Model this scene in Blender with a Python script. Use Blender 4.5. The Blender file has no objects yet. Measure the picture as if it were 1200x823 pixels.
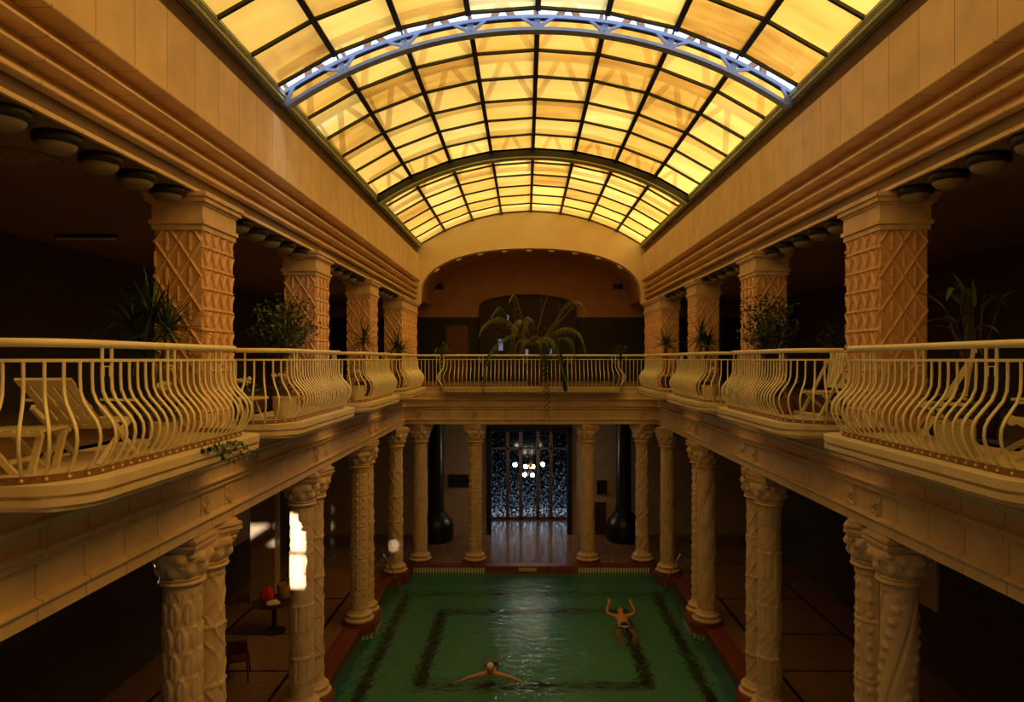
import bpy, math, random
from math import sin, cos, pi, radians, sqrt, atan2
from mathutils import Vector, Matrix, Euler
random.seed(7)
S = bpy.context.scene
COL = S.collection

# ------------------------------------------------------------------ helpers
class MB:
    """collects vertices and faces, builds ONE mesh object"""
    def __init__(s): s.v = []; s.f = []
    def add(s, vs, fs):
        o = len(s.v); s.v += [tuple(p) for p in vs]; s.f += [tuple(i + o for i in q) for q in fs]; return s
    def box(s, x0, x1, y0, y1, z0, z1):
        x0, x1 = min(x0, x1), max(x0, x1); y0, y1 = min(y0, y1), max(y0, y1)
        return s.add([(x0,y0,z0),(x1,y0,z0),(x1,y1,z0),(x0,y1,z0),(x0,y0,z1),(x1,y0,z1),(x1,y1,z1),(x0,y1,z1)],
                     [(0,3,2,1),(4,5,6,7),(0,1,5,4),(1,2,6,5),(2,3,7,6),(3,0,4,7)])
    def beam(s, p, q, w, h, up=(0,0,1)):
        p = Vector(p); q = Vector(q); d = (q - p).normalized(); up = Vector(up)
        a = d.cross(up)
        if a.length < 1e-4: a = d.cross(Vector((1,0,0)))
        a.normalize(); b = a.cross(d).normalized(); a *= w/2; b *= h/2
        return s.add([p-a-b, p+a-b, p+a+b, p-a+b, q-a-b, q+a-b, q+a+b, q-a+b],
                     [(0,1,2,3),(7,6,5,4),(0,4,5,1),(1,5,6,2),(2,6,7,3),(3,7,4,0)])
    def ridge(s, p, q, n, w, h):
        p = Vector(p); q = Vector(q); n = Vector(n).normalized(); d = (q - p).normalized(); a = d.cross(n) * w/2
        return s.add([p-a, p+a, p+n*h, q-a, q+a, q+n*h], [(0,1,2),(5,4,3),(0,3,4,1),(1,4,5,2),(2,5,3,0)])
    def tube(s, pts, r, n=8, cap=True):
        pts = [Vector(p) for p in pts]; m = len(pts)
        rs = r if isinstance(r, (list, tuple)) else [r]*m
        t0 = (pts[1]-pts[0]).normalized()
        ref = Vector((0,0,1)) if abs(t0.z) < .9 else Vector((1,0,0))
        a = t0.cross(ref).normalized(); vs = []
        for i in range(m):
            t = (pts[min(i+1,m-1)] - pts[max(i-1,0)]).normalized()
            a = (a - t*a.dot(t)).normalized(); b = t.cross(a)
            for k in range(n):
                an = 2*pi*k/n; vs.append(pts[i] + (a*cos(an) + b*sin(an))*rs[i])
        fs = [(i*n+k, i*n+(k+1)%n, (i+1)*n+(k+1)%n, (i+1)*n+k) for i in range(m-1) for k in range(n)]
        if cap: fs += [tuple(range(n))[::-1], tuple((m-1)*n+k for k in range(n))]
        return s.add(vs, fs)
    def lathe(s, prof, c=(0,0,0), n=32, fn=None):
        vs = []
        for (r, z) in prof:
            for k in range(n):
                an = 2*pi*k/n; rr = r + (fn(an, z) if fn else 0)
                vs.append((c[0]+rr*cos(an), c[1]+rr*sin(an), c[2]+z))
        m = len(prof)
        fs = [(i*n+k, i*n+(k+1)%n, (i+1)*n+(k+1)%n, (i+1)*n+k) for i in range(m-1) for k in range(n)]
        fs += [tuple(range(n))[::-1], tuple((m-1)*n+k for k in range(n))]
        return s.add(vs, fs)
    def prism(s, poly, z0, z1):
        """poly: CCW list of (x, y)"""
        n = len(poly)
        return s.add([(x,y,z0) for x,y in poly] + [(x,y,z1) for x,y in poly],
                     [tuple(range(n))[::-1], tuple(range(n, 2*n))] + [(i,(i+1)%n,n+(i+1)%n,n+i) for i in range(n)])
    def ball(s, c, r, n=10, sc=(1,1,1)):
        m = max(4, n//2); vs = []
        for i in range(1, m):
            ph = pi*i/m
            for k in range(n):
                vs.append((c[0]+r*sc[0]*sin(ph)*cos(2*pi*k/n), c[1]+r*sc[1]*sin(ph)*sin(2*pi*k/n), c[2]+r*sc[2]*cos(ph)))
        vs += [(c[0],c[1],c[2]+r*sc[2]), (c[0],c[1],c[2]-r*sc[2])]
        fs = [(i*n+k, (i+1)*n+k, (i+1)*n+(k+1)%n, i*n+(k+1)%n) for i in range(m-2) for k in range(n)]
        t = len(vs)-2
        fs += [(t, k, (k+1)%n) for k in range(n)] + [(t+1, (m-2)*n+(k+1)%n, (m-2)*n+k) for k in range(n)]
        return s.add(vs, fs)
    def extrude_y(s, prof, y0, y1, closed=True, cap=True):
        """prof: list of (x, z)"""
        n = len(prof)
        s_ = [(x,y0,z) for x,z in prof] + [(x,y1,z) for x,z in prof]
        fs = [(i,(i+1)%n,n+(i+1)%n,n+i) for i in range(n if closed else n-1)]
        if cap and closed: fs += [tuple(range(n))[::-1], tuple(range(n,2*n))]
        return s.add(s_, fs)
    def extrude_x(s, prof, x0, x1):
        """prof: list of (y, z)"""
        n = len(prof)
        return s.add([(x0,y,z) for y,z in prof] + [(x1,y,z) for y,z in prof],
                     [(i,(i+1)%n,n+(i+1)%n,n+i) for i in range(n)] + [tuple(range(n))[::-1], tuple(range(n,2*n))])
    def mesh(s, name, m=None, smooth=None):
        me = bpy.data.meshes.new(name); me.from_pydata(s.v, [], s.f); me.update()
        import bmesh
        b = bmesh.new(); b.from_mesh(me); bmesh.ops.recalc_face_normals(b, faces=b.faces); b.to_mesh(me); b.free()
        if m: me.materials.append(m)
        if smooth is not None:
            me.polygons.foreach_set('use_smooth', [True]*len(me.polygons)); me.set_sharp_from_angle(angle=radians(smooth))
        return me
    def build(s, name, m, parent=None, smooth=None, loc=None):
        return mobj(name, s.mesh(name, m, smooth), parent, loc)

def mobj(name, me, parent=None, loc=None):
    o = bpy.data.objects.new(name, me); COL.objects.link(o)
    if parent: o.parent = parent
    if loc: o.location = loc
    return o
def tag(o, label, cat, group=None, kind=None):
    o['label'] = label; o['category'] = cat
    if group: o['group'] = group
    if kind: o['kind'] = kind
    return o
def thing(name, loc, label, cat, group=None, rz=0):
    o = bpy.data.objects.new(name, None); COL.objects.link(o); o.location = loc; o.rotation_euler = (0,0,rz)
    o.empty_display_size = .1
    return tag(o, label, cat, group)
def struct(o, label, cat):
    return tag(o, label, cat, kind='structure')
def copy_tree(o, parent=None):
    c = o.copy(); COL.objects.link(c)
    if parent: c.parent = parent
    for ch in list(o.children): copy_tree(ch, c)
    return c
ORD = ['first','second','third','fourth','fifth','sixth','seventh','eighth','ninth','tenth','eleventh','twelfth',
       'thirteenth','fourteenth','fifteenth','sixteenth','seventeenth','eighteenth','nineteenth','twentieth','twenty-first','twenty-second','twenty-third','twenty-fourth']

# ------------------------------------------------------------------ materials
def mat(name, col, rough=.6, metal=0, var=.0, scale=6, bump=0, bscale=30, col2=None, spec=.5, trans=0):
    m = bpy.data.materials.new(name); m.use_nodes = True; nt = m.node_tree; b = nt.nodes['Principled BSDF']
    b.inputs['Base Color'].default_value = (*col, 1); b.inputs['Roughness'].default_value = rough
    b.inputs['Metallic'].default_value = metal; b.inputs['Specular IOR Level'].default_value = spec
    b.inputs['Transmission Weight'].default_value = trans
    geo = nt.nodes.new('ShaderNodeNewGeometry')
    if var or col2:
        n = nt.nodes.new('ShaderNodeTexNoise'); n.inputs['Scale'].default_value = scale; n.inputs['Detail'].default_value = 6
        nt.links.new(geo.outputs['Position'], n.inputs['Vector'])
        r = nt.nodes.new('ShaderNodeValToRGB'); nt.links.new(n.outputs['Fac'], r.inputs['Fac'])
        c2 = col2 or tuple(min(1, c*(1+var)) for c in col); c1 = col if col2 else tuple(c*(1-var) for c in col)
        r.color_ramp.elements[0].position = .3; r.color_ramp.elements[1].position = .7
        r.color_ramp.elements[0].color = (*c1,1); r.color_ramp.elements[1].color = (*c2,1)
        nt.links.new(r.outputs['Color'], b.inputs['Base Color'])
    if bump:
        n2 = nt.nodes.new('ShaderNodeTexNoise'); n2.inputs['Scale'].default_value = bscale; n2.inputs['Detail'].default_value = 4
        nt.links.new(geo.outputs['Position'], n2.inputs['Vector'])
        bp = nt.nodes.new('ShaderNodeBump'); bp.inputs['Strength'].default_value = bump; bp.inputs['Distance'].default_value = .02
        nt.links.new(n2.outputs['Fac'], bp.inputs['Height']); nt.links.new(bp.outputs['Normal'], b.inputs['Normal'])
    return m

def tiled(name, col, colb, mortar, bw, bh, msize=.006, axes='yz', rough=.6, offset=.5, var=True, bump=.25, spec=.5):
    """stone blocks or tiles: a brick texture in world metres"""
    m = bpy.data.materials.new(name); m.use_nodes = True; nt = m.node_tree; b = nt.nodes['Principled BSDF']
    b.inputs['Roughness'].default_value = rough; b.inputs['Specular IOR Level'].default_value = spec
    geo = nt.nodes.new('ShaderNodeNewGeometry'); sp = nt.nodes.new('ShaderNodeSeparateXYZ'); cb = nt.nodes.new('ShaderNodeCombineXYZ')
    nt.links.new(geo.outputs['Position'], sp.inputs[0])
    ix = {'x':0,'y':1,'z':2}
    nt.links.new(sp.outputs[ix[axes[0]]], cb.inputs[0]); nt.links.new(sp.outputs[ix[axes[1]]], cb.inputs[1])
    br = nt.nodes.new('ShaderNodeTexBrick'); br.offset = offset; nt.links.new(cb.outputs[0], br.inputs['Vector'])
    br.inputs['Color1'].default_value = (*col,1); br.inputs['Color2'].default_value = (*colb,1); br.inputs['Mortar'].default_value = (*mortar,1)
    br.inputs['Scale'].default_value = 1; br.inputs['Mortar Size'].default_value = msize
    br.inputs['Brick Width'].default_value = bw; br.inputs['Row Height'].default_value = bh; br.inputs['Mortar Smooth'].default_value = .3
    out = br.outputs['Color']
    if var:
        n = nt.nodes.new('ShaderNodeTexNoise'); n.inputs['Scale'].default_value = 2.5; n.inputs['Detail'].default_value = 8
        nt.links.new(geo.outputs['Position'], n.inputs['Vector'])
        mr = nt.nodes.new('ShaderNodeMapRange'); mr.inputs['To Min'].default_value = .72; mr.inputs['To Max'].default_value = 1.2
        nt.links.new(n.outputs['Fac'], mr.inputs['Value'])
        vm = nt.nodes.new('ShaderNodeVectorMath'); vm.operation = 'SCALE'
        nt.links.new(out, vm.inputs[0]); nt.links.new(mr.outputs['Result'], vm.inputs['Scale']); out = vm.outputs[0]
    nt.links.new(out, b.inputs['Base Color'])
    bp = nt.nodes.new('ShaderNodeBump'); bp.inputs['Strength'].default_value = bump; bp.inputs['Distance'].default_value = .01; bp.invert = True
    nt.links.new(br.outputs['Fac'], bp.inputs['Height']); nt.links.new(bp.outputs['Normal'], b.inputs['Normal'])
    return m

STONE = (.72,.52,.365); STONE2 = (.78,.58,.42)
M = {}
M['stone_side'] = tiled('limestone_blocks', STONE, STONE2, (.38,.24,.11), .62, 3.0, .007, 'yz')
M['stone_end'] = tiled('limestone_blocks_end', STONE, STONE2, (.42,.27,.12), .9, 3.0, .006, 'xz')
M['stone'] = mat('carved_limestone', (.62,.44,.33), .75, col2=(.78,.58,.45), scale=5, bump=.35, bscale=45)
M['terracotta'] = mat('carved_terracotta', (.64,.37,.24), .7, col2=(.76,.48,.32), scale=7, bump=.4, bscale=50)
M['slab'] = mat('balcony_stone', (.66,.54,.41), .6, col2=(.76,.64,.50), scale=4, bump=.15)
M['plaster'] = mat('cream_plaster', (.74,.57,.37), .7, col2=(.82,.65,.43), scale=1.5, bump=.1)
M['shadeband'] = mat('shade_brown_band', (.12,.06,.035), .7, var=.2)  # dark brown stands for the shade in the roof recess
M['cream'] = mat('cream_enamel', (.82,.74,.57), .35, col2=(.88,.80,.63), scale=9)
M['brownmetal'] = mat('rusty_brown_band', (.22,.12,.06), .6, var=.3, scale=20)
M['rivet'] = mat('pale_rivets', (.7,.63,.48), .4)
M['steel'] = mat('dark_green_steel', (.018,.02,.012), .5, var=.3)
M['greensteel'] = mat('sage_green_steel', (.44,.50,.38), .45, var=.15)
M['bluesteel'] = mat('blue_grey_steel', (.28,.38,.70), .4, var=.1)
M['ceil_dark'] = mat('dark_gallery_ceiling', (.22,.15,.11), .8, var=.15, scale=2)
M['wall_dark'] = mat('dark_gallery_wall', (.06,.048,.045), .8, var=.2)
M['wall_brown'] = mat('brown_plaster', (.38,.20,.115), .8, var=.12, scale=2)
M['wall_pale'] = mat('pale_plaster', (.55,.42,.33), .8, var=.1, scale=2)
M['gal_floor'] = tiled('gallery_floor_tiles', (.26,.16,.10), (.30,.19,.12), (.14,.09,.06), .3, .3, .008, 'xy', .4, 0)
M['deck'] = tiled('red_brown_deck_tiles', (.26,.14,.085), (.30,.17,.10), (.12,.07,.045), .15, .15, .006, 'xy', .32, 0)
M['hallfloor'] = tiled('polished_hall_tiles', (.22,.12,.08), (.26,.15,.10), (.12,.07,.05), .3, .3, .006, 'xy', .13, 0, bump=.35, spec=.3)
M['redtile'] = tiled('oxblood_tiles', (.20,.045,.03), (.24,.06,.04), (.10,.03,.02), .12, .06, .005, 'xy', .3, 0)
M['whitetile'] = tiled('white_waterline_tiles', (.80,.82,.74), (.7,.75,.66), (.15,.24,.18), .09, .6, .024, 'xz', .25, 0)
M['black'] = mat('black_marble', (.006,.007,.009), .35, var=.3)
M['darkwood'] = mat('dark_wood', (.05,.022,.012), .5, var=.3, scale=12)
M['redwood'] = mat('reddish_wood_mullions', (.085,.03,.022), .5, var=.25, scale=12)
M['lampring'] = mat('blackened_bronze', (.01,.01,.011), .45)
M['lampglass'] = mat('frosted_lamp_glass', (.26,.22,.18), .35)
M['lamppale'] = mat('white_lamp_glass', (.85,.75,.55), .4)
M['white'] = mat('white_painted_wood', (.72,.64,.47), .5, var=.08, scale=8)
M['pot_white'] = mat('white_glazed_pot', (.66,.58,.42), .4, var=.06)
M['pot_dark'] = mat('dark_clay_pot', (.06,.035,.025), .6, var=.2)
M['pot_basket'] = mat('brown_basket', (.20,.10,.05), .8, var=.3, scale=40)
M['leaf_dark'] = mat('dark_green_leaf', (.012,.035,.014), .45, col2=(.028,.07,.02), scale=8)
M['leaf_mid'] = mat('olive_green_leaf', (.045,.075,.018), .5, col2=(.09,.12,.03), scale=8)
M['leaf_palm'] = mat('palm_frond', (.085,.095,.028), .55, col2=(.17,.16,.05), scale=6)
M['leaf_dry'] = mat('dry_frond', (.12,.07,.025), .7, col2=(.2,.12,.05), scale=6)
M['stem'] = mat('brown_stem', (.08,.05,.025), .8, var=.2)
M['flower'] = mat('pale_flower', (.7,.66,.52), .7)
M['chrome'] = mat('polished_steel', (.6,.6,.6), .2, 1)
M['skin'] = mat('skin', (.50,.22,.12), .5, col2=(.56,.26,.15), scale=15)
M['hair'] = mat('brown_hair', (.03,.017,.01), .6)
M['capw'] = mat('white_swim_cap', (.8,.74,.58), .4)
M['trunks'] = mat('dark_swim_trunks', (.008,.01,.02), .6)
M['redcloth'] = mat('red_towel', (.75,.015,.02), .8, var=.1)
M['whitecloth'] = mat('white_towel', (.75,.68,.6), .9)
M['tan'] = mat('tan_straw_bag', (.45,.27,.13), .8, var=.2, scale=40)
M['plaque'] = mat('pale_plaque', (.55,.45,.27), .5, var=.15, scale=30)
M['darkpanel'] = mat('dark_panelling', (.016,.013,.014), .7, var=.2)
M['redchair'] = mat('dark_red_chair', (.10,.02,.016), .5)

def amber_glass():
    m = bpy.data.materials.new('amber_glass'); m.use_nodes = True; nt = m.node_tree; nt.nodes.remove(nt.nodes['Principled BSDF'])
    out = nt.nodes['Material Output']; at = nt.nodes.new('ShaderNodeAttribute'); at.attribute_name = 'pane_tint'
    geo = nt.nodes.new('ShaderNodeNewGeometry')
    n = nt.nodes.new('ShaderNodeTexNoise'); n.inputs['Scale'].default_value = 1.1; n.inputs['Detail'].default_value = 5
    mp = nt.nodes.new('ShaderNodeMapping'); mp.inputs['Scale'].default_value = (1,3.2,1)
    nt.links.new(geo.outputs['Position'], mp.inputs['Vector']); nt.links.new(mp.outputs[0], n.inputs['Vector'])
    ad = nt.nodes.new('ShaderNodeMath'); ad.operation = 'MULTIPLY_ADD'; ad.inputs[1].default_value = .55
    nt.links.new(n.outputs['Fac'], ad.inputs[0]); nt.links.new(at.outputs['Fac'], ad.inputs[2])
    r = nt.nodes.new('ShaderNodeValToRGB'); cr = r.color_ramp; nt.links.new(ad.outputs[0], r.inputs['Fac'])
    cr.elements[0].position = .1; cr.elements[0].color = (.40,.145,.012,1)
    e = cr.elements.new(.42); e.color = (.82,.39,.055,1)
    e = cr.elements.new(.8); e.color = (.95,.55,.11,1)
    cr.elements[-1].position = 1.0; cr.elements[-1].color = (.95,.74,.32,1)
    tl = nt.nodes.new('ShaderNodeBsdfTranslucent'); tp = nt.nodes.new('ShaderNodeBsdfTransparent'); gl = nt.nodes.new('ShaderNodeBsdfGlossy')
    gl.inputs['Roughness'].default_value = .15
    for x in (tl, tp): nt.links.new(r.outputs[0], x.inputs['Color'])
    mx = nt.nodes.new('ShaderNodeMixShader'); mx.inputs[0].default_value = .42
    nt.links.new(tl.outputs[0], mx.inputs[1]); nt.links.new(tp.outputs[0], mx.inputs[2])
    m2 = nt.nodes.new('ShaderNodeMixShader'); m2.inputs[0].default_value = .04
    nt.links.new(mx.outputs[0], m2.inputs[1]); nt.links.new(gl.outputs[0], m2.inputs[2])
    nt.links.new(m2.outputs[0], out.inputs[0]); return m
M['amber'] = amber_glass()

def water_mat():
    m = bpy.data.materials.new('pool_water'); m.use_nodes = True; nt = m.node_tree; b = nt.nodes['Principled BSDF']
    b.inputs['Base Color'].default_value = (.80,.97,.88,1); b.inputs['Roughness'].default_value = .03
    b.inputs['IOR'].default_value = 1.33; b.inputs['Transmission Weight'].default_value = 1
    geo = nt.nodes.new('ShaderNodeNewGeometry'); mp = nt.nodes.new('ShaderNodeMapping'); mp.inputs['Scale'].default_value = (1,1.5,1)
    nt.links.new(geo.outputs['Position'], mp.inputs['Vector'])
    n = nt.nodes.new('ShaderNodeTexNoise'); n.inputs['Scale'].default_value = 2.8; n.inputs['Detail'].default_value = 5; n.inputs['Distortion'].default_value = .8
    nt.links.new(mp.outputs[0], n.inputs['Vector'])
    bp = nt.nodes.new('ShaderNodeBump'); bp.inputs['Strength'].default_value = .8; bp.inputs['Distance'].default_value = .075
    nt.links.new(n.outputs['Fac'], bp.inputs['Height']); nt.links.new(bp.outputs['Normal'], b.inputs['Normal'])
    return m
M['water'] = water_mat()
M['poolgreen'] = tiled('green_pool_tiles', (.13,.45,.37), (.15,.49,.41), (.09,.33,.27), .12, .12, .008, 'xy', .4, 0)
M['poolline'] = tiled('black_lane_tiles', (.008,.02,.014), (.01,.03,.02), (.005,.015,.01), .12, .12, .008, 'xy', .4, 0)

def lace_glass():
    """patterned dark window glass: clear flecks in dark leading, daylight behind"""
    m = bpy.data.materials.new('flecked_window_glass'); m.use_nodes = True; nt = m.node_tree; nt.nodes.remove(nt.nodes['Principled BSDF'])
    out = nt.nodes['Material Output']; geo = nt.nodes.new('ShaderNodeNewGeometry')
    n = nt.nodes.new('ShaderNodeTexNoise'); n.inputs['Scale'].default_value = 11; n.inputs['Detail'].default_value = 6; n.inputs['Roughness'].default_value = .75
    nt.links.new(geo.outputs['Position'], n.inputs['Vector'])
    sp = nt.nodes.new('ShaderNodeSeparateXYZ'); nt.links.new(geo.outputs['Position'], sp.inputs[0])
    mr = nt.nodes.new('ShaderNodeMapRange'); mr.inputs['From Min'].default_value = .3; mr.inputs['From Max'].default_value = 3.6
    mr.inputs['To Min'].default_value = .05; mr.inputs['To Max'].default_value = -.08
    nt.links.new(sp.outputs[2], mr.inputs['Value'])
    ad = nt.nodes.new('ShaderNodeMath'); nt.links.new(n.outputs['Fac'], ad.inputs[0]); nt.links.new(mr.outputs[0], ad.inputs[1])
    r = nt.nodes.new('ShaderNodeValToRGB'); nt.links.new(ad.outputs[0], r.inputs['Fac'])
    r.color_ramp.elements[0].position = .46; r.color_ramp.elements[0].color = (.004,.005,.006,1)
    r.color_ramp.elements[1].position = .64; r.color_ramp.elements[1].color = (.80,.86,.92,1)
    tp = nt.nodes.new('ShaderNodeBsdfTransparent'); nt.links.new(r.outputs[0], tp.inputs['Color'])
    gl = nt.nodes.new('ShaderNodeBsdfGlossy'); gl.inputs['Roughness'].default_value = .1
    mx = nt.nodes.new('ShaderNodeMixShader'); mx.inputs[0].default_value = .015
    nt.links.new(tp.outputs[0], mx.inputs[1]); nt.links.new(gl.outputs[0], mx.inputs[2]); nt.links.new(mx.outputs[0], out.inputs[0])
    return m
M['lace'] = lace_glass()
def emit(name, col, st):
    m = bpy.data.materials.new(name); m.use_nodes = True; nt = m.node_tree; b = nt.nodes['Principled BSDF']
    b.inputs['Base Color'].default_value = (*col,1); b.inputs['Emission Color'].default_value = (*col,1); b.inputs['Emission Strength'].default_value = st
    return m
M['bulb'] = emit('lit_bulb', (1,.86,.62), 40)

# ------------------------------------------------------------------ camera
CX, CZ, F, U0, V0 = -.19, 7.0, 800.0, 616.0, 421.0
cam = bpy.data.cameras.new('camera'); co = bpy.data.objects.new('camera', cam); COL.objects.link(co)
co.location = (CX,0,CZ); co.rotation_euler = (pi/2,0,0); cam.lens = 24; cam.sensor_width = 36; cam.sensor_fit = 'HORIZONTAL'
cam.shift_x = -(U0-600)/1200; cam.shift_y = (V0-411.5)/1200; cam.clip_start = .1; cam.clip_end = 300
S.camera = co
def at(u, v, Y): return Vector((CX+(u-U0)*Y/F, Y, CZ-(v-V0)*Y/F))

# ------------------------------------------------------------------ main dimensions
XF = 4.18                      # hall face of piers and entablature
PIER = [8.40, 12.92, 17.44]    # near faces of the free piers (0.90 deep)
YB = -0.9                      # wall behind the viewpoint
YE = 22.55                     # front of the end balcony
YA = 25.0                      # arch wall
FL = 6.1                       # gallery floor
DK = .22                       # pool deck
XW = 8.6                       # outer walls

# ------------------------------------------------------------------ setting
def side_profile(pts, side):   # (d toward hall, z) -> (x, z)
    return [(side*(XF-d), z) for d, z in pts]
low = [(-.60,4.85),(0,4.85),(0,4.97),(.035,4.985),(.045,5.005),(.035,5.03),(-.02,5.045),(-.02,5.33),(.03,5.345),(.045,5.37),(.03,5.395),(.03,5.41),(.075,5.43),(.085,5.455),(.02,5.47),
       (.02,5.60),(.05,5.62),(.09,5.65),(.10,5.69),(.05,5.71),(.05,5.90),(.02,5.92),(.02,FL),(-.60,FL)]
def scotia(d0, z0, depth, z1, n=7):   # hollow moulding: leans back from its lit foot to a deep top
    return [(d0-depth*sin(t*pi/2)**1.3, z0+(z1-z0)*t) for t in [i/n for i in range(n+1)]]
up = [(-.60,9.05),(-.03,9.05),(-.03,9.075),(-.05,9.08)] + scotia(-.05,9.085,.10,9.235) + [(.02,9.24),(.03,9.25),(.03,9.27),(-.02,9.275),(-.02,9.295)] + \
     scotia(-.02,9.30,.11,9.43) + [(.05,9.435),(.06,9.445),(.06,9.468),(.0,9.472),(.0,9.49)] + scotia(.0,9.495,.12,9.63) + \
     [(.07,9.635),(.085,9.645),(.085,9.67),(.03,9.675),(.03,9.69)] + scotia(.03,9.695,.17,9.875,9) + [(.115,9.88),(.12,9.89),(.12,9.91),(.095,9.915),(.085,9.93),(.085,10.82),(-.60,10.82)]
for n, (side, nm) in enumerate(((-1,'left'),(1,'right'))):
    b = MB().extrude_y(side_profile(low, side), YB, YE+.6); struct(b.build(f'trim_{n+1}', M['stone_side'], smooth=25), f'carved stone entablature above the {nm} pool columns', 'entablature')
    b = MB().extrude_y(side_profile(up, side), YB, YA+.3); struct(b.build(f'trim_{n+3}', M['stone_side'], smooth=25), f'moulded stone cornice beam and frieze wall under the skylight on the {nm}', 'cornice')
    # recess under the glass, its shade put into a dark brown colour
    b = MB().box(side*4.16, side*4.78, YB, YA+.3, 10.82, 11.12); struct(b.build(f'trim_{n+5}', M['shadeband']), f'recessed band with painted-in brown shade below the glass roof on the {nm}', 'trim')
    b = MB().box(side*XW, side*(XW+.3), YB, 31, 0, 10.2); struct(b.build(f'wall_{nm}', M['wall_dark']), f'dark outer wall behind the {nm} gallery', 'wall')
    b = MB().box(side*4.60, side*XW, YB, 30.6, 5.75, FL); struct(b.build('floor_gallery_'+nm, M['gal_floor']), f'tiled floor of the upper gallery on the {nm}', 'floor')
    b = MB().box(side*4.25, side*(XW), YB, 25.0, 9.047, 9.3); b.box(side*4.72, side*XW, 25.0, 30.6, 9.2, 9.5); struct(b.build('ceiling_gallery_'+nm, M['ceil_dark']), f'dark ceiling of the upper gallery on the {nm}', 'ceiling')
# back wall behind the camera
struct(MB().box(-9,9,YB-.3,YB,0,13).build('wall_back', M['plaster']), 'plaster wall behind the viewpoint', 'wall')
# deck with curb
b = MB()
for s in (-1,1): b.box(s*4.62, s*XW, YB, YE+.15, 0, DK)
b.box(-XW, XW, 28.9, 31, 0, DK)
struct(b.build('floor', M['deck']), 'red brown tiled floor around the pool and in the hall beyond', 'floor')
struct(MB().box(-XW, XW, YE+.15, 28.9, 0, DK).build('floor_hall', M['hallfloor']), 'polished brown tiled floor of the far lower hall', 'floor')
# dark mosaic borders laid in the deck
b = MB()
for s in (-1,1):
    b.box(s*5.25, s*5.33, 8, 22, DK, DK+.004); b.box(s*7.6, s*7.68, 8, 22, DK, DK+.004)
    for y in (10.15,12.3,14.8,16.8,19.3): b.box(s*5.33, s*7.6, y, y+.07, DK, DK+.004)
struct(b.build('trim_7', M['black']), 'black mosaic border lines set in the side decks', 'trim')
# pool
XP = 4.32; YP = 22.30
b = MB(); b.box(-XP-.3, XP+.3, YB, YP+.3, -1.3, -1.2)
for s in (-1,1): b.box(s*XP, s*(XP+.3), YB, YP+.3, -1.2, -.02)
b.box(-XP, XP, YP, YP+.3, -1.2, -.02)
struct(b.build('pool_basin', M['poolgreen']), 'green tiled pool basin under the water', 'pool')
b = MB(); z = -1.195
def strip(x0,x1,y0,y1): b.box(x0,x1,y0,y1,-1.2,z)
yn, yf, xi = 15.6, 20.3, 2.5
for s in (-1,1): strip(s*xi, s*(xi+.32), yn, yf); strip(s*3.78, s*4.05, YB+1, 21.7)
strip(-2.5,2.5,yf-.30,yf); strip(-2.82,2.82,yn,yn+.28); strip(-4.05,4.05,21.5,21.7)
struct(b.build('trim_8', M['poolline']), 'black tile lane lines on the pool floor', 'trim')
w = MB(); w.add([(-XP,YB,-.02),(XP,YB,-.02),(XP,YP,-.02),(-XP,YP,-.02)],[(0,1,2,3)])
o = w.build('pool_water', M['water'])
if o.data.polygons[0].normal.z < 0: o.data.flip_normals()
struct(o, 'rippled green pool water', 'water')
# oxblood curb, with rounded plinths under the column pairs
def capsule(cx, y0, y1, r, n=10):
    return [(cx+r*cos(a), y0+r*sin(a)) for a in [pi+pi*i/n for i in range(n+1)]] + [(cx+r*cos(a), y1+r*sin(a)) for a in [pi*i/n for i in range(n+1)]]
PAIR = [p+.45 for p in PIER]
b = MB(); t = MB()
for s in (-1,1):
    b.box(s*XP, s*4.62, YB, YP, -.02, DK+.01)
    b.box(s*4.62, s*4.78, YB, YE+.1, DK, DK+.03)
    for yc in [3.88+.45]+PAIR:
        b.prism(capsule(s*4.47, yc-.34, yc+.34, .44), -.02, DK+.05); b.prism(capsule(s*4.47, yc-.34, yc+.34, .40), DK+.05, DK+.10)
    b.prism(capsule(s*4.3, 21.55, 21.65, .46), -.02, DK+.05)
b.box(-XP-.3, XP+.3, YP, YE+.15, -.02, DK+.01)
for x in (-3.72,-1.88,1.88,3.72): b.prism(capsule(x, 22.75, 22.76, .42), DK, DK+.05)
pass
struct(b.build('trim_9', M['redtile'], smooth=30), 'oxblood tiled curb and steps at the pool edge', 'curb')
for s in (-1,1): t.box(s*1.5, s*3.85, YP-.012, YP, -.10, .18)
struct(t.build('trim_10', M['whitetile']), 'white waterline tiles along the far pool edge', 'trim')
t = MB()
for s in (-1,1):
    for yc in PAIR: t.prism(capsule(s*4.47, yc-.34, yc+.34, .452), -.14, .03)
struct(t.build('trim_11', M['whitetile'], smooth=30), 'white waterline tiles around the column plinths', 'trim')

# end entablature over the far colonnade
def mirror_end(p): return [(YE+ -d+.0, z) for d, z in p]
struct(MB().extrude_x([(YE-d, z) for d, z in low], -4.6, 4.6).build('trim_12', M['stone_end'], smooth=25), 'carved stone entablature above the far columns', 'entablature')
struct(MB().box(-4.62,4.62,YE+.55,30.6,5.75,FL).build('floor_gallery_end', M['gal_floor']), 'tiled floor of the far gallery', 'floor')
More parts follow.
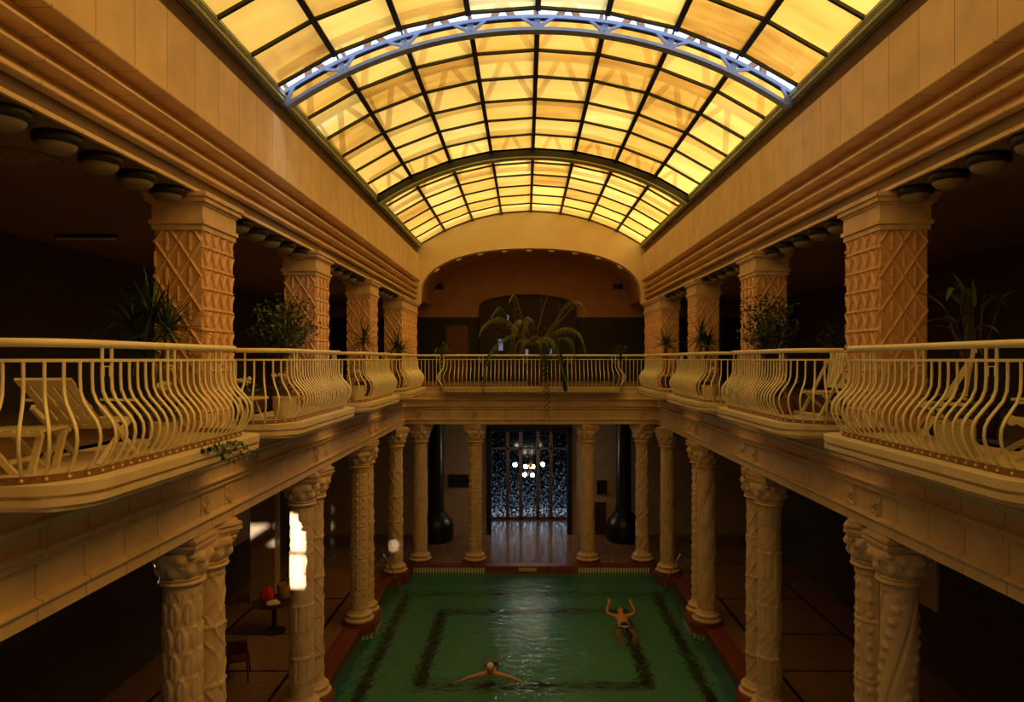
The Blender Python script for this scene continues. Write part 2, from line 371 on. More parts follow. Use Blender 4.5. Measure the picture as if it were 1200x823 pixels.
# lower far hall: wall with wide opening, then the window wall
b = MB(); YH = 26.4
b.box(-XW,-1.62,YH,YH+.35,DK,5.75).box(1.52,XW,YH,YH+.35,DK,5.75).box(-1.62,1.52,YH,YH+.35,4.35,5.75)
struct(b.build('wall_hall', M['wall_pale']), 'pale plaster wall beyond the far columns with a wide opening', 'wall')
b = MB()
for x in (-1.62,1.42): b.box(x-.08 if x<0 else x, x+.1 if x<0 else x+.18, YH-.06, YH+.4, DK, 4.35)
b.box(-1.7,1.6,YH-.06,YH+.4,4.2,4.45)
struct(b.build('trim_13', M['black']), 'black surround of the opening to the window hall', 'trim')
YW = 28.9
b = MB()
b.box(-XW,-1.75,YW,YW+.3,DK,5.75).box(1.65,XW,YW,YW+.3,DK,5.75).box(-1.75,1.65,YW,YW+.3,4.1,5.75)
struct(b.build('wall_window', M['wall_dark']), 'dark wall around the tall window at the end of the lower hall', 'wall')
win = bpy.data.objects.new('window_1', None); COL.objects.link(win); win.location = (0,YW,DK); struct(win, 'tall flecked window of five lights behind the chandelier', 'window')
fr = MB()
xs = [-1.75,-.95,-.40,.33,.88,1.65]
for x in xs: fr.box(x-.07, x+.07, -.05, .12, 0, 3.9)
fr.box(-1.75,1.65,-.05,.12,3.76,3.9).box(-1.75,1.65,-.05,.12,0,.10).box(-1.75,1.65,-.05,.12,2.95,3.05)
fr.build('mullion_frame', M['redwood'], win)
MB().box(-1.75,1.65,.02,.03,0,3.9).build('glass', M['lace'], win)

# arch wall at the end of the hall
AW, AZ, AH = 4.06, 9.30, 1.76
def arch_z(x): 
    t = min(1, abs(x)/AW); return AZ + AH*max(0, 1-t**2.3)**(1/2.3)
SR = (4.1**2+1.25**2)/(2*1.25); SZ = 12.45-SR; SA = math.asin(4.1/SR)
def sky_z(x, r=SR): return SZ + sqrt(r*r - x*x)
N = 48
xsn = [-AW*cos(pi*i/N) for i in range(N+1)]
b = MB(); vs = []; 
for y in (YA, YA+.4):
    for x in xsn: vs.append((x,y,arch_z(x)))
    for x in xsn: vs.append((x,y,max(arch_z(x)+.05, sky_z(x)+.15)))
n = N+1; fs = []
for i in range(N):
    fs += [(i,i+1,n+i+1,n+i), (2*n+i,3*n+i,3*n+i+1,2*n+i+1), (i,2*n+i,2*n+i+1,i+1), (n+i,n+i+1,3*n+i+1,3*n+i)]
b.add(vs, fs)
for s in (-1,1): b.box(s*AW, s*4.78, YA, YA+.4, 9.05, 11.4)
struct(b.build('wall_arch', M['plaster'], smooth=30), 'cream plaster end wall with a wide arch below the glass roof', 'wall')
# vault of the far room, its end wall
b = MB(); vs = [(x,y,arch_z(x)+.03) for y in (YA+.4,30.6) for x in xsn] + [(x,y,arch_z(x)+.2) for y in (YA+.4,30.6) for x in xsn]
fs = []
for i in range(N): fs += [(i,i+1,n+i+1,n+i),(2*n+i,3*n+i,3*n+i+1,2*n+i+1)]
b.add(vs, fs)
for s in (-1,1): b.box(s*AW, s*4.72, YA+.4, 30.6, 9.2, 9.6)
struct(b.build('ceiling_far', M['wall_brown'], smooth=30), 'brown vaulted ceiling of the far gallery room', 'ceiling')
YR = 28.0
struct(MB().box(-XW,XW,YR,YR+.3,8.715,11.6).build('wall_end', M['wall_brown']), 'brown plaster upper end wall of the far gallery', 'wall')
struct(MB().box(-XW,XW,YR,YR+.3,FL,8.715).build('wall_end_panelling', M['darkpanel']), 'dark panelled lower end wall of the far gallery', 'wall')
# arched window in that wall
win2 = bpy.data.objects.new('window_2', None); COL.objects.link(win2); win2.location = (-.1,YR,FL); struct(win2, 'dark arched doorway window behind the hanging palm', 'window')
def arc_out(w, zs, h, n=16): return [(-w,0),(w,0)] + [(w*cos(pi*i/n), zs+h*sin(pi*i/n)) for i in range(n+1)]
def plate(b, prof, y0, y1):
    k = len(prof); b.add([(x,y0,z) for x,z in prof]+[(x,y1,z) for x,z in prof], [tuple(range(k)), tuple(range(k,2*k))[::-1]]+[(i,(i+1)%k,k+(i+1)%k,k+i) for i in range(k)])
b = MB(); plate(b, arc_out(1.93,3.03,.46), -.06, -.02); b.build('dark_glass', mat('dim_glass', (.012,.01,.01), .6), win2)
b = MB()
pr = arc_out(1.93,3.03,.46)[1:]
b.tube([(x,-.08,z) for x,z in pr]+[(-1.93,-.08,0)], .07, 6)
for x in (-1.25,-.55,.55,1.25): b.box(x-.05,x+.05,-.1,-.05,0,3.4)
b.box(-1.9,1.9,-.1,-.05,2.1,2.2)
b.build('mullion_frame', M['darkwood'], win2)
# small blue panes in it, made to glow in place of reflected daylight
b = MB()
for (x0,x1,z0,z1) in ((-1.30,-1.02,1.25,1.72),(-1.98,-1.92,1.1,1.35),(-.1,.02,1.05,1.3),(.95,1.05,1.15,1.45),(-.85,-.78,2.5,2.7),(.9,.96,1.1,1.3)): b.box(x0,x1,-.045-.03,-.04-.03,z0,z1)
b.build('glow_pane', emit('glowing_blue_pane', (.3,.42,.9), .22), win2)
dr = bpy.data.objects.new('door_1', None); COL.objects.link(dr); dr.location = at(536,450,YR); dr.location.z = FL; struct(dr, 'reddish brown door in the dark end wall, left of the palm', 'door')
MB().box(-.42,.42,-.05,0,0,2.25).build('door_leaf', mat('reddish_door', (.13,.045,.025), .5, var=.2, scale=9), dr)
MB().box(.28,.32,-.1,-.05,1.0,1.12).build('handle', M['chrome'], dr)
b = MB()
for s in (-1,1): b.box(s*.42,s*.5,-.06,0,0,2.33)
b.box(-.5,.5,-.06,0,2.25,2.33); b.build('door_frame', M['darkwood'], dr)
# two small grilles high on the end wall
for i,(u,nm) in enumerate(((514,'left'),(724,'right'))):
    p = at(u,336,YR); g = thing('wall_grille', (p.x,YR,p.z), f'small dark grille high on the {nm} of the brown end wall', 'grille', 'grilles on the end wall')
    MB().box(-.2,.2,-.03,0,-.12,.12).build('frame', M['black'], g)
    b = MB()
    for k in range(5): b.box(-.17,.17,-.045,-.03,-.1+k*.045,-.085+k*.045)
    b.build('slat', M['darkwood'], g)

# ------------------------------------------------------------------ carved piers of the gallery
PW, PD, PH = .57, .90, 3.00
def pier_shaft(side):
    """side -1: hall face is +x"""
    b = MB(); sx = -side; h0, h1 = 0, 2.56
    b.box(-PW/2, PW/2, -PD/2, PD/2, h0, h1)
    # near and far faces: lattice of diamonds with a boss in each
    for sy in (-1,1):
        y = sy*PD/2; nrm = (0,sy,0); nz = 6; nx = 2; dw = PW/nx; dh = h1/nz
        for i in range(nx):
            for j in range(nz):
                x0 = -PW/2+i*dw; z0 = h0+j*dh; c = (x0+dw/2, z0+dh/2)
                for (p,q) in (((x0,c[1]),(c[0],z0+dh)),((c[0],z0+dh),(x0+dw,c[1])),((x0+dw,c[1]),(c[0],z0)),((c[0],z0),(x0,c[1]))):
                    b.ridge((p[0],y,p[1]),(q[0],y,q[1]), nrm, .045, .022)
                b.ridge((c[0],y,c[1]-.11),(c[0],y,c[1]+.11), nrm, .05, .02); b.ball((c[0],y,c[1]), .045, 8, (.8,.5,1.5))
                b.ball((x0,y,c[1]), .03, 6); b.ball((x0,y,z0+.0), .022, 6)
                b.ridge((x0,y,z0-.09),(x0,y,z0+.09), nrm, .035, .02)
    # hall face: rows of zigzag with knotted cords between
    x = sx*PW/2; nrm = (sx,0,0); rows = 10; rh = h1/rows; k = 4; dw = PD/k
    for j in range(rows):
        z0 = h0+j*rh
        for i in range(k):
            y0 = -PD/2+i*dw
            b.ridge((x,y0,z0+rh-.05),(x,y0+dw/2,z0+.03), nrm, .05, .026); b.ridge((x,y0+dw/2,z0+.03),(x,y0+dw,z0+rh-.05), nrm, .05, .026)
            b.ridge((x,y0+dw/2,z0+.1),(x,y0+dw/2,z0+rh-.04), nrm, .045, .018)
            b.ball((x,y0+.02,z0+rh-.02), .032, 6); b.ball((x,y0+dw/2,z0+rh-.02), .032, 6)
        b.ridge((x,-PD/2,z0+rh-.02),(x,PD/2,z0+rh-.02), nrm, .035, .025)
    return b.mesh('pier_shaft', M['terracotta'])
def pier_cap(ext=0, w=PW, d=PD, h0=2.53, h1=2.95):
    b = MB()
    for (e,z0,z1) in ((.03,h0-.04,h0+.03),(.055,h0+.03,h0+.08),(.03,h0+.08,h0+.10),(.03,h0+.10,h0+.27),(.05,h0+.27,h0+.30),(.085,h0+.30,h0+.36),(.11,h0+.36,h1-.006)):
        b.box(-w/2-e, w/2+e, -d/2-e, d/2+e, z0, z1)
    return b.mesh('pier_capital', M['stone'])
capm = pier_cap()
pedm = MB().box(-.34,.34,-.46,.46,-.42,0.0).mesh('pier_pedestal', M['slab'])
nmP = ['nearest','second','third']
for side, sn in ((-1,'left'),(1,'right')):
    sm = pier_shaft(side)
    for i, y in enumerate(PIER):
        p = thing('carved_pier', (side*(XF+PW/2), y+PD/2, FL), f'square diamond-carved pier on the {sn} gallery, {nmP[i]} from the camera', 'pier', 'square carved piers of the gallery')
        mobj('shaft', sm, p); mobj('capital', capm, p)
        pm = mobj('pedestal', pedm, p); pm.location = (-side*.04,0,0)
# corner piers at the end of the hall, longer
def corner_shaft(side):
    b = MB(); sx = -side; D = 3.0; h1 = 2.56; b.box(-PW/2,PW/2,-D/2,D/2,0,h1)
    x = sx*PW/2; nrm = (sx,0,0); k = 10; dw = D/k; nz = 6; dh = h1/nz
    for i in range(k):
        for j in range(nz):
            y0 = -D/2+i*dw; z0 = j*dh; c = (y0+dw/2, z0+dh/2)
            for (p,q) in (((y0,c[1]),(c[0],z0+dh)),((c[0],z0+dh),(y0+dw,c[1])),((y0+dw,c[1]),(c[0],z0)),((c[0],z0),(y0,c[1]))): b.ridge((x,p[0],p[1]),(x,q[0],q[1]),nrm,.045,.024)
            b.ball((x,c[0],c[1]),.04,6)
    y = -D/2; nrm = (0,-1,0); dw = PW/2
    for i in range(2):
        for j in range(nz):
            x0 = -PW/2+i*dw; z0 = j*dh; c = (x0+dw/2, z0+dh/2)
            for (p,q) in (((x0,c[1]),(c[0],z0+dh)),((c[0],z0+dh),(x0+dw,c[1])),((x0+dw,c[1]),(c[0],z0)),((c[0],z0),(x0,c[1]))): b.ridge((p[0],y,p[1]),(q[0],y,q[1]),nrm,.045,.024)
            b.ball((c[0],y,c[1]),.04,6)
    return b.mesh('corner_shaft', M['terracotta'])
capc = pier_cap(d=3.0)
for side, sn in ((-1,'left'),(1,'right')):
    p = thing('corner_pier', (side*(XF+PW/2), 23.5, FL), f'long diamond-carved corner pier at the far {sn} end of the gallery', 'pier', 'corner piers')
    mobj('shaft', corner_shaft(side), p); mobj('capital', capc, p)

# ------------------------------------------------------------------ pool columns
def sstep(x): x = max(0, min(1, x)); return x*x*(3-2*x)
def pat_leaf(a, z):
    row = math.floor(z/.31); t = (z/.31) % 1; c = abs(((a*8/(2*pi)+(.5 if row % 2 else 0)) % 1)-.5)*2
    w = .9*sin(pi*min(1, t*.88+.10))**.8
    return .026*sstep((w-c)/.25)*(.5+.5*t) - .010*math.exp(-(c/.13)**2) + .010*math.exp(-((t-.93)/.05)**2)
def pat_spiral(a, z):
    s = ((4*a - z*7.0)/(2*pi)) % 1; return .026*sqrt(max(0, 1-(2*s-1)**2)) - .010 + .006*max(0, sin(8*a+z*40))
def pat_diag(a, z):
    s = ((3*a - z*4.2)/(2*pi)) % 1; t = abs(((z/.17+a/pi) % 1)-.5)*2; st = sstep((.55-sqrt(((s-.535)*3.2)**2+t*t*.6))/.3)
    return (-.018 if s < .08 else .004*sstep(min(s-.08,1-s)/.08)) + .020*st
def pat_scroll(a, z):
    return .018*math.exp(-(sin(3*a+1.9*sin(z*6.5))/.30)**2) + .014*math.exp(-(sin(3*a-1.5*sin(z*6.5+1))/.22)**2) + (.014 if (z % .78) < .04 else 0) - .008
def pat_stud(a, z):
    c = abs(((a*7/(2*pi)) % 1)-.5)*2; t = abs(((z/.20) % 1)-.5)*2
    return .022*sstep((.50-sqrt(c*c+t*t*.8))/.3) + .010*sstep((.10-abs(c-1)*1)/.1) + (.012 if (z % .80) < .04 else 0) - .006
def pat_band(a, z):
    k = z % 1.0; return (.016 if k < .05 else 0) + (.014*sstep((abs(sin(5*a))-.35)/.2) if k > .55 else .012*math.exp(-(sin(4*a+3*sin(z*7))/.25)**2)) - .006
R0, CH = .235, 4.85-DK-.09     # shaft radius, column height above its plinth
NS, NZ = 96, 190
def shaft_mesh(fn):
    z0, z1 = .26, CH-.62; prof = []
    for i in range(NZ+1):
        t = i/NZ; prof.append((R0*(1.0-.07*t*t)-.012, z0+(z1-z0)*t))
    return MB().lathe(prof, n=NS, fn=lambda a,z: 1.15*fn(a,z) if z0+.06 < z < z1-.1 else (.012 if z1-.1 <= z < z1-.02 else 0)).mesh('column_shaft', M['stone'], 60)
def base_mesh(pl=True):
    b = MB(); pr = [(.36,0),(.37,.02),(.37,.05),(.345,.075),(.325,.08),(.318,.10),(.318,.12)]
    pr += [(.285+.045*cos(t), .155+.035*sin(t)) for t in [-pi/2+pi*i/8 for i in range(9)]]
    pr += [(.27,.20),(.262,.225),(.25,.24),(.24,.27)]
    return b.lathe(pr, n=40).mesh('column_base', M['stone'], 40)
def cap_mesh():
    b = MB(); z0 = CH-.63; pr = []
    pr += [(.235,z0),(.265,z0+.01),(.275,z0+.03),(.262,z0+.05),(.24,z0+.06),(.262,z0+.075),(.262,z0+.09),(.235,z0+.10)]
    for i in range(11):
        t = i/10; pr.append((.235+.075*sin(t*pi*.5)+.012*sin(t*pi), z0+.10+.32*t))
    def lob(a, z):
        t = (z-z0-.10)/.32
        if t <= 0 or t > 1.01: return 0
        u = (t*2) % 1; ph = pi/8 if t > .5 else 0
        return .055*abs(cos(4*(a+ph)))**3*sin(pi*min(1,u*.9+.1)) 
    b.lathe(pr, n=64, fn=lob)
    for sx in (-1,1):
        for sy in (-1,1): b.ball((sx*.225,sy*.225,z0+.385), .062, 10, (1,1,.8))
    for k in range(8): b.ball((.285*cos((k+.5)*pi/4), .285*sin((k+.5)*pi/4), z0+.245), .035, 8, (1,1,.8))
    ab = MB()
    for (e,za,zb) in ((.285,z0+.43,z0+.48),(.315,z0+.48,z0+.52),(.275,z0+.52,z0+.545),(.31,z0+.545,z0+.585),(.27,z0+.585,CH)):
        ab.box(-e,e,-e,e,za,zb)
    return b.mesh('column_capital', M['stone'], 45), ab.mesh('column_abacus', M['stone'])
SH = {k: shaft_mesh(f) for k, f in (('leaf',pat_leaf),('spiral',pat_spiral),('diag',pat_diag),('scroll',pat_scroll),('stud',pat_stud),('band',pat_band))}
BM_ = base_mesh(); CM_, AM_ = cap_mesh()
def column(x, y, pat, label, group, z=DK+.09, rz=0):
    c = thing('carved_column', (x,y,z), label, 'column', group, rz)
    mobj('base', BM_, c); mobj('shaft', SH[pat], c); mobj('abacus', AM_, mobj('capital', CM_, c)); return c
word = {'leaf':'leaf-carved','spiral':'spiral-ribbed','diag':'diagonally banded','scroll':'scroll-carved','stud':'studded','band':'ringed'}
pats = {-1: [('leaf','scroll'),('band','scroll'),('stud','scroll')], 1: [('diag','stud'),('band','scroll'),('spiral','stud')]}
for side, sn in ((-1,'left'),(1,'right')):
    for i, y in enumerate(PAIR):
        for j, dy in enumerate((-.33,.33)):
            pt = pats[side][i][j]
            z = DK+.09 
            column(side*4.47, y+dy, pt, f'{word[pt]} pool column, {"front" if j==0 else "rear"} one of the {nmP[i]} pair on the {sn}' + (', lit by a bright sun patch' if (side,i,j)==(-1,1,0) else ''), 'paired columns beside the pool', z, rz=.3*i+j)
    column(side*4.30, 21.6, 'scroll' if side < 0 else 'band', f'single {"scroll-carved" if side<0 else "ringed"} column in the far {sn} corner of the pool', 'corner columns', DK+.09, 1)
for x, pt, pos in ((-3.72,'spiral','leftmost'),(-1.88,'stud','second from left'),(1.88,'spiral','third from left'),(3.72,'scroll','rightmost')):
    column(x, 22.86, pt, f'{word[pt]} column of the row across the far pool end, {pos}', 'columns across the far end', DK+.09, x)

# carved frieze tablets above the columns
def tablet_mesh(seed):
    r = random.Random(seed); b = MB(); b.box(-.02,0,-.11,.11,-.14,.14)
    for i in range(16):
        b.ball((-.022, r.uniform(-.09,.09), r.uniform(-.12,.12)), r.uniform(.018,.04), 7, (.6,1,1))
    b.tube([(-.03,-.05,-.12),(-.035,.05,-.05),(-.035,-.05,.03),(-.03,.04,.12)], .018, 6)
    return b.mesh('frieze_tablet', M['stone'], 60)
tm = tablet_mesh(3)
def tablet(loc, rz, label):
    o = mobj('frieze_tablet', tm); o.location = loc; o.rotation_euler = (0,0,rz); tag(o, label, 'carving', 'carved frieze tablets')
for side, sn in ((-1,'left'),(1,'right')):
    for i, y in enumerate(PAIR):
        for j, dy in enumerate((-.33,.33)):
            tablet((side*(XF+.02), y+dy, 5.185), 0 if side > 0 else pi, f'carved tablet on the {sn} frieze above the {"front" if j==0 else "rear"} column of the {nmP[i]} pair')
for x, pos in ((-3.72,'leftmost'),(-1.88,'second'),(1.88,'third'),(3.72,'rightmost')):
    tablet((x, YE+.02, 5.185), pi/2, f'carved tablet on the far frieze above the {pos} column')

# ------------------------------------------------------------------ balconies
def arc(cx, cy, r, a0, a1, n=10): return [(cx+r*cos(a0+(a1-a0)*i/n), cy+r*sin(a0+(a1-a0)*i/n)) for i in range(n+1)]
def plan(L, D, r, d0=0.0, inset=.0):
    """open path in (d, s): from the wall out, along, and back"""
    return [(d0,inset)] + arc(D-r, inset+r, r, -pi/2, 0) + arc(D-r, L-inset-r, r, 0, pi/2) + [(d0,L-inset)]
def sample(path, step):
    P = [Vector(p) for p in path]; seg = [(P[i+1]-P[i]).length for i in range(len(P)-1)]; tot = sum(seg); n = max(2, round(tot/step)); out = []
    for k in range(n+1):
        t = tot*k/n; i = 0
        while i < len(seg)-1 and t > seg[i]: t -= seg[i]; i += 1
        p = P[i].lerp(P[i+1], min(1, t/seg[i])); a = (k*tot/n)
        d = (P[i+1]-P[i]).normalized(); out.append((p, Vector((d.y,-d.x))))
    # smooth the normals
    res = []
    for k in range(len(out)):
        nn = Vector((0,0))
        for q in (-1,0,1): nn += out[min(max(k+q,0),len(out)-1)][1]
        res.append((out[k][0], nn.normalized()))
    return res
BPROF = [(0,0),(.15,.0),(.28,.006),(.38,.04),(.47,.105),(.55,.16),(.62,.19),(.70,.197),(.78,.185),(.86,.155),(.93,.12),(.97,.09),(1,.06)]
ZT, ZB = FL+.88, FL+.055
def xf_side(side, y0): return lambda d, s: (side*(XF-d), y0+s)
def xf_end(x0): return lambda d, s: (x0+s, YE-d)
def balcony(fn, L, D, r, label, step=.125, slab=True, straight=False, post=8, inset=.07, slabD=.25, rz=.38):
    o0 = fn(0, L/2)
    t = thing('balcony', (o0[0], o0[1], FL), label, 'balcony', 'balconies with bellied railings')
    O = Vector((o0[0], o0[1], 0))
    W = lambda d, s, z: Vector((*fn(d, s), z)) - Vector((o0[0], o0[1], FL))
    path = [(.0,inset),(.0,L-inset)] if straight else plan(L, D, r, .0, inset)
    if slab:
        sp = plan(L, D+slabD, rz, -.05, 0.0)
        b = MB()
        for (dd, z0, z1) in ((.0,FL-.07,FL+.004),(-.035,FL-.10,FL-.07),(-.01,FL-.15,FL-.10),(-.05,FL-.19,FL-.15)):
            ring = [W(max(-.05,p[0]+dd), min(max(p[1],-dd),L+dd), 0) for p in sp]; k = len(ring)
            b.add([(q.x,q.y,z0-FL) for q in ring]+[(q.x,q.y,z1-FL) for q in ring], [tuple(range(k))[::-1], tuple(range(k,2*k))]+[(i,(i+1)%k,k+(i+1)%k,k+i) for i in range(k)])
        b.build('slab', M['slab'], t, 40)
    sm = sample(path, .06)
    MB().tube([W(p[0],p[1],FL+1.02) for p,n in sm], .034, 10).build('handrail', M['cream'], t, 60)
    b = MB()
    for i in range(len(sm)-1): b.beam(W(*sm[i][0],ZT+.01), W(*sm[i+1][0],ZT+.01), .028, .024)
    b.build('middle_rail', M['cream'], t)
    br = MB(); rv = MB()
    for i in range(len(sm)-1):
        q0 = sm[i][0]+sm[i][1]*(0 if straight else .06); q1 = sm[i+1][0]+sm[i+1][1]*(0 if straight else .06)
        br.beam(W(*q0,FL+.03), W(*q1,FL+.03), .05, .05)
    bs = sample(path, step); n = len(bs)
    for k, (p, nn) in enumerate(bs):
        if k in (0, n-1) and not straight: pass
        pts = []
        for (f, off) in BPROF:
            if straight: off = 0
            q = p + nn*off; pts.append(W(q.x, q.y, ZT+(ZB-ZT)*f))
        isp = (k % post) in (0, 1) and 0 < k
        b = MB()
        if isp: b.tube([W(p.x,p.y,FL+1.0)]+pts, .014, 6)
        else: b.tube(pts, .0125, 6)
        if isp and (k % post) == 0 and k+1 < n:
            p2 = bs[k+1][0]
            b.tube([W(p.x,p.y,ZT-.12),W(*p.lerp(p2,.2),ZT-.12),W(*p.lerp(p2,.2),ZT-.04),W(*p.lerp(p2,.8),ZT-.04),W(*p.lerp(p2,.8),ZT-.12),W(*p2,ZT-.12)], .006, 4)
        b.build('baluster', M['cream'], t, 60)
        q = p + nn*(.025 if straight else .087); c = W(q.x,q.y,FL+.032); rv.ball(tuple(c), .014, 6)
    nf = len(br.f); br.add(rv.v, rv.f); ro = br.build('bottom_rail', M['brownmetal'], t); ro.data.materials.append(M['rivet'])
    for pl_ in ro.data.polygons:
        if pl_.index >= nf: pl_.material_index = 1
    return t
BAYS = [(4.80,8.37),(9.33,12.89),(13.85,17.41),(18.37,21.97)]
nmB = ['nearest','second','third','farthest']
for side, sn in ((-1,'left'),(1,'right')):
    for i, (y0, y1) in enumerate(BAYS):
        extra = ''
        balcony(xf_side(side, y0), y1-y0, .60, .45, f'cream bellied balcony railing and stone slab, {nmB[i]} on the {sn} gallery{extra}')
# far balcony: a bellied middle and two straight runs
e0 = at(519,440,YE).x; e1 = at(726,440,YE).x
balcony(xf_end(e0), e1-e0, .38, .30, 'bellied middle balcony across the far end, hung with the big palm', step=.13, post=11, inset=.03, slabD=.16, rz=.15)
balcony(xf_end(-XF+.02), e0+XF-.08, 0, .1, 'short straight railing at the left of the far end balcony', step=.13, slab=False, straight=True, inset=.03)
balcony(xf_end(e1+.06), XF-e1-.08, 0, .1, 'short straight railing at the right of the far end balcony', step=.13, slab=False, straight=True, inset=.03)

# ------------------------------------------------------------------ glass roof
YS = [YB, 4.3, 10.86, 17.6, YA]
ROWS = [8, 6, 6, 6]
NB = 8
angs = [-SA+2*SA*i/NB for i in range(NB+1)]
def sk(a, y, r=SR): return (r*sin(a), y, SZ+r*cos(a))
rnd = random.Random(11)
secs = ['behind the viewpoint','nearest the camera','between the blue truss and the green arch','farthest, against the end wall']
for si in range(4):
    y0, y1 = YS[si], YS[si+1]
    if si == 1: y1 -= .32           # the open slit beside the blue truss
    w = bpy.data.objects.new(f'window_{si+3}', None); COL.objects.link(w); w.location = (0,0,0)
    struct(w, f'amber glass vault section, {secs[si]}', 'skylight')
    g = MB(); tint = []
    for j in range(ROWS[si]):
        ya = y0+(y1-y0)*j/ROWS[si]; yb = y0+(y1-y0)*(j+1)/ROWS[si]
        for i in range(NB):
            sub = 3; t = rnd.uniform(.05,.52)
            if rnd.random() < .12: t = .02
            if (si, j) == (1, 5) and i in (3,4): t = .75
            if (si, j) == (1, 5) and i in (0,7,6): t = .0
            for k in range(sub):
                a0 = angs[i]+(angs[i+1]-angs[i])*k/sub; a1 = angs[i]+(angs[i+1]-angs[i])*(k+1)/sub
                g.add([sk(a0,ya),sk(a1,ya),sk(a1,yb),sk(a0,yb)], [(0,1,2,3)]); tint.append(t)
    me = bpy.data.meshes.new('amber_panes'); me.from_pydata(g.v, [], g.f); me.update(); me.materials.append(M['amber'])
    at_ = me.attributes.new('pane_tint', 'FLOAT', 'FACE'); at_.data.foreach_set('value', tint)
    mobj('amber_panes', me, w)
    for i in range(NB+1):
        b = MB(); a = angs[i]; nrm = Vector((sin(a),0,cos(a))); ww = .085 if 0 < i < NB else .16
        p0 = Vector(sk(a,y0,SR-.03)); p1 = Vector(sk(a,y1,SR-.03)); b.beam(p0,p1,ww,.09,nrm); b.beam(p0+nrm*.07,p1+nrm*.07,.03,.12,nrm)
        b.build('glazing_bar', M['steel'], w)
    for j in range(ROWS[si]+1):
        y = y0+(y1-y0)*j/ROWS[si]; b = MB()
        for i in range(NB): b.beam(sk(angs[i],y,SR-.02), sk(angs[i+1],y,SR-.02), .045, .05, (0,1,0))
        b.build('crossbar', M['steel'], w)
# gutter steel along both springings
for side, sn in ((-1,'left'),(1,'right')):
    b = MB().box(side*4.02, side*4.2, YB, YA, 11.10, 11.22); b.box(side*4.0, side*4.03, YB, YA, 11.16, 11.24)
    struct(b.build(f'trim_{14 if side<0 else 15}', M['greensteel']), f'green steel gutter edge of the glass roof on the {sn}', 'trim')
def arch_pts(r, y, n=40, am=None):
    am = am or SA; return [Vector(sk(-am+2*am*i/n, y, r)) for i in range(n+1)]
# green arch rib
t = thing('arch_rib', (0,17.6,11.2), 'green steel arch rib across the glass roof, beyond the blue truss', 'arch')
b = MB(); pts = arch_pts(SR-.22, 17.6)
for i in range(40): b.beam(pts[i]-Vector((0,17.6,11.2)), pts[i+1]-Vector((0,17.6,11.2)), .03, .24, (0,1,0))
MBw = MB()
pf = arch_pts(SR-.27, 17.6); pu = arch_pts(SR-.02, 17.6); O = Vector((0,17.6,11.2))
fl = MB(); wb = MB()
for i in range(40):
    fl.beam(pf[i]-O, pf[i+1]-O, .03, .26, (0,1,0))
    q = [pf[i]-O, pf[i+1]-O, pu[i+1]-O, pu[i]-O]
    wb.add([Vector(v)+Vector((0,dy,0)) for dy in (-.015,.015) for v in q], [(0,1,2,3),(7,6,5,4),(0,4,5,1),(2,6,7,3)])
fl.build('flange', M['greensteel'], t); wb.build('web', M['steel'], t)
# blue truss
t = thing('roof_truss', (0,10.86,11.2), 'blue-grey lattice truss arch beside the open slit in the glass roof', 'truss'); O = Vector((0,10.86,11.2))
def chord(r, w, h):
    b = MB(); p = arch_pts(r, 10.86)
    for i in range(40): b.beam(p[i]-O, p[i+1]-O, h, w, (0,1,0))
    return b
chord(SR-.22,.16,.05).build('lower_chord', M['bluesteel'], t); chord(SR-.02,.12,.05).build('upper_chord', M['bluesteel'], t)
for i in range(NB+1):
    a = angs[i]; b = MB(); b.beam(Vector(sk(a,10.86,SR-.20))-O, Vector(sk(a,10.86,SR-.04))-O, .10, .05, (0,1,0))
    b.build('post', M['bluesteel'], t)
    for s in (-1,1):
        a2 = a+s*.035
        if abs(a2) < SA: MB().beam(Vector(sk(a,10.80,SR-.20))-O, Vector(sk(a2,10.80,SR-.04))-O, .045, .035, (0,1,0)).build('brace', M['bluesteel'], t)
# outer lattice above the glass
nmT = ['nearest','second','third','farthest']
for k, y in enumerate((7.6,13.1,15.4,20.8)):
    t = thing('outer_truss', (0,y,11.9), f'diagonal roof lattice seen faintly above the amber glass, {nmT[k]} of the row', 'truss', 'lattice trusses above the glass'); O = Vector((0,y,11.9))
    for r, nm in ((SR+.35,'lower_chord'),(SR+1.5,'upper_chord')):
        b = MB(); p = arch_pts(r, y)
        for i in range(40): b.beam(p[i]-O, p[i+1]-O, .09, .16, (0,1,0))
        b.build(nm, M['wall_brown'], t)
    b = MB()
    for i in range(8):
        a0 = -SA+2*SA*i/8; a1 = -SA+2*SA*(i+1)/8; am = (a0+a1)/2
        for (q0,q1) in ((a0,am),(a1,am)): b.beam(Vector(sk(q0,y,SR+.35))-O, Vector(sk(q1,y,SR+1.5))-O, .11,.11,(0,1,0))
        b.beam(Vector(sk(a0,y,SR+.35))-O, Vector(sk(a0,y,SR+1.5))-O, .07,.07,(0,1,0))
    b.build('lattice', M['wall_brown'], t)

# ------------------------------------------------------------------ lamps
ring = MB().lathe([(.15,0),(.19,0),(.20,-.02),(.20,-.07),(.185,-.09),(.165,-.095)], n=28).mesh('rim', M['lampring'], 40)
bowl = MB().lathe([(.165,-.08),(.165,-.10),(.152,-.13),(.12,-.16),(.07,-.18),(.02,-.187),(.003,-.187)], n=28).mesh('glass_bowl', M['lampglass'], 60)
for side, sn in ((-1,'left'),(1,'right')):
    ys = [y0+.12+.64*k+(.0) for (y0,_) in ((4.75,0),(9.3,0),(13.82,0),(18.34,0)) for k in range(6)][1:]
    ys = [y+.07 for y in ys]
    for i, y in enumerate(ys):
        l = thing('ceiling_lamp', (side*4.46,y,9.047), f'round bowl ceiling lamp of the {sn} gallery row, {ORD[i]} from the camera', 'lamp', f'bowl lamps on the {sn} gallery ceiling')
        mobj('rim', ring, l); mobj('glass_bowl', bowl, l)
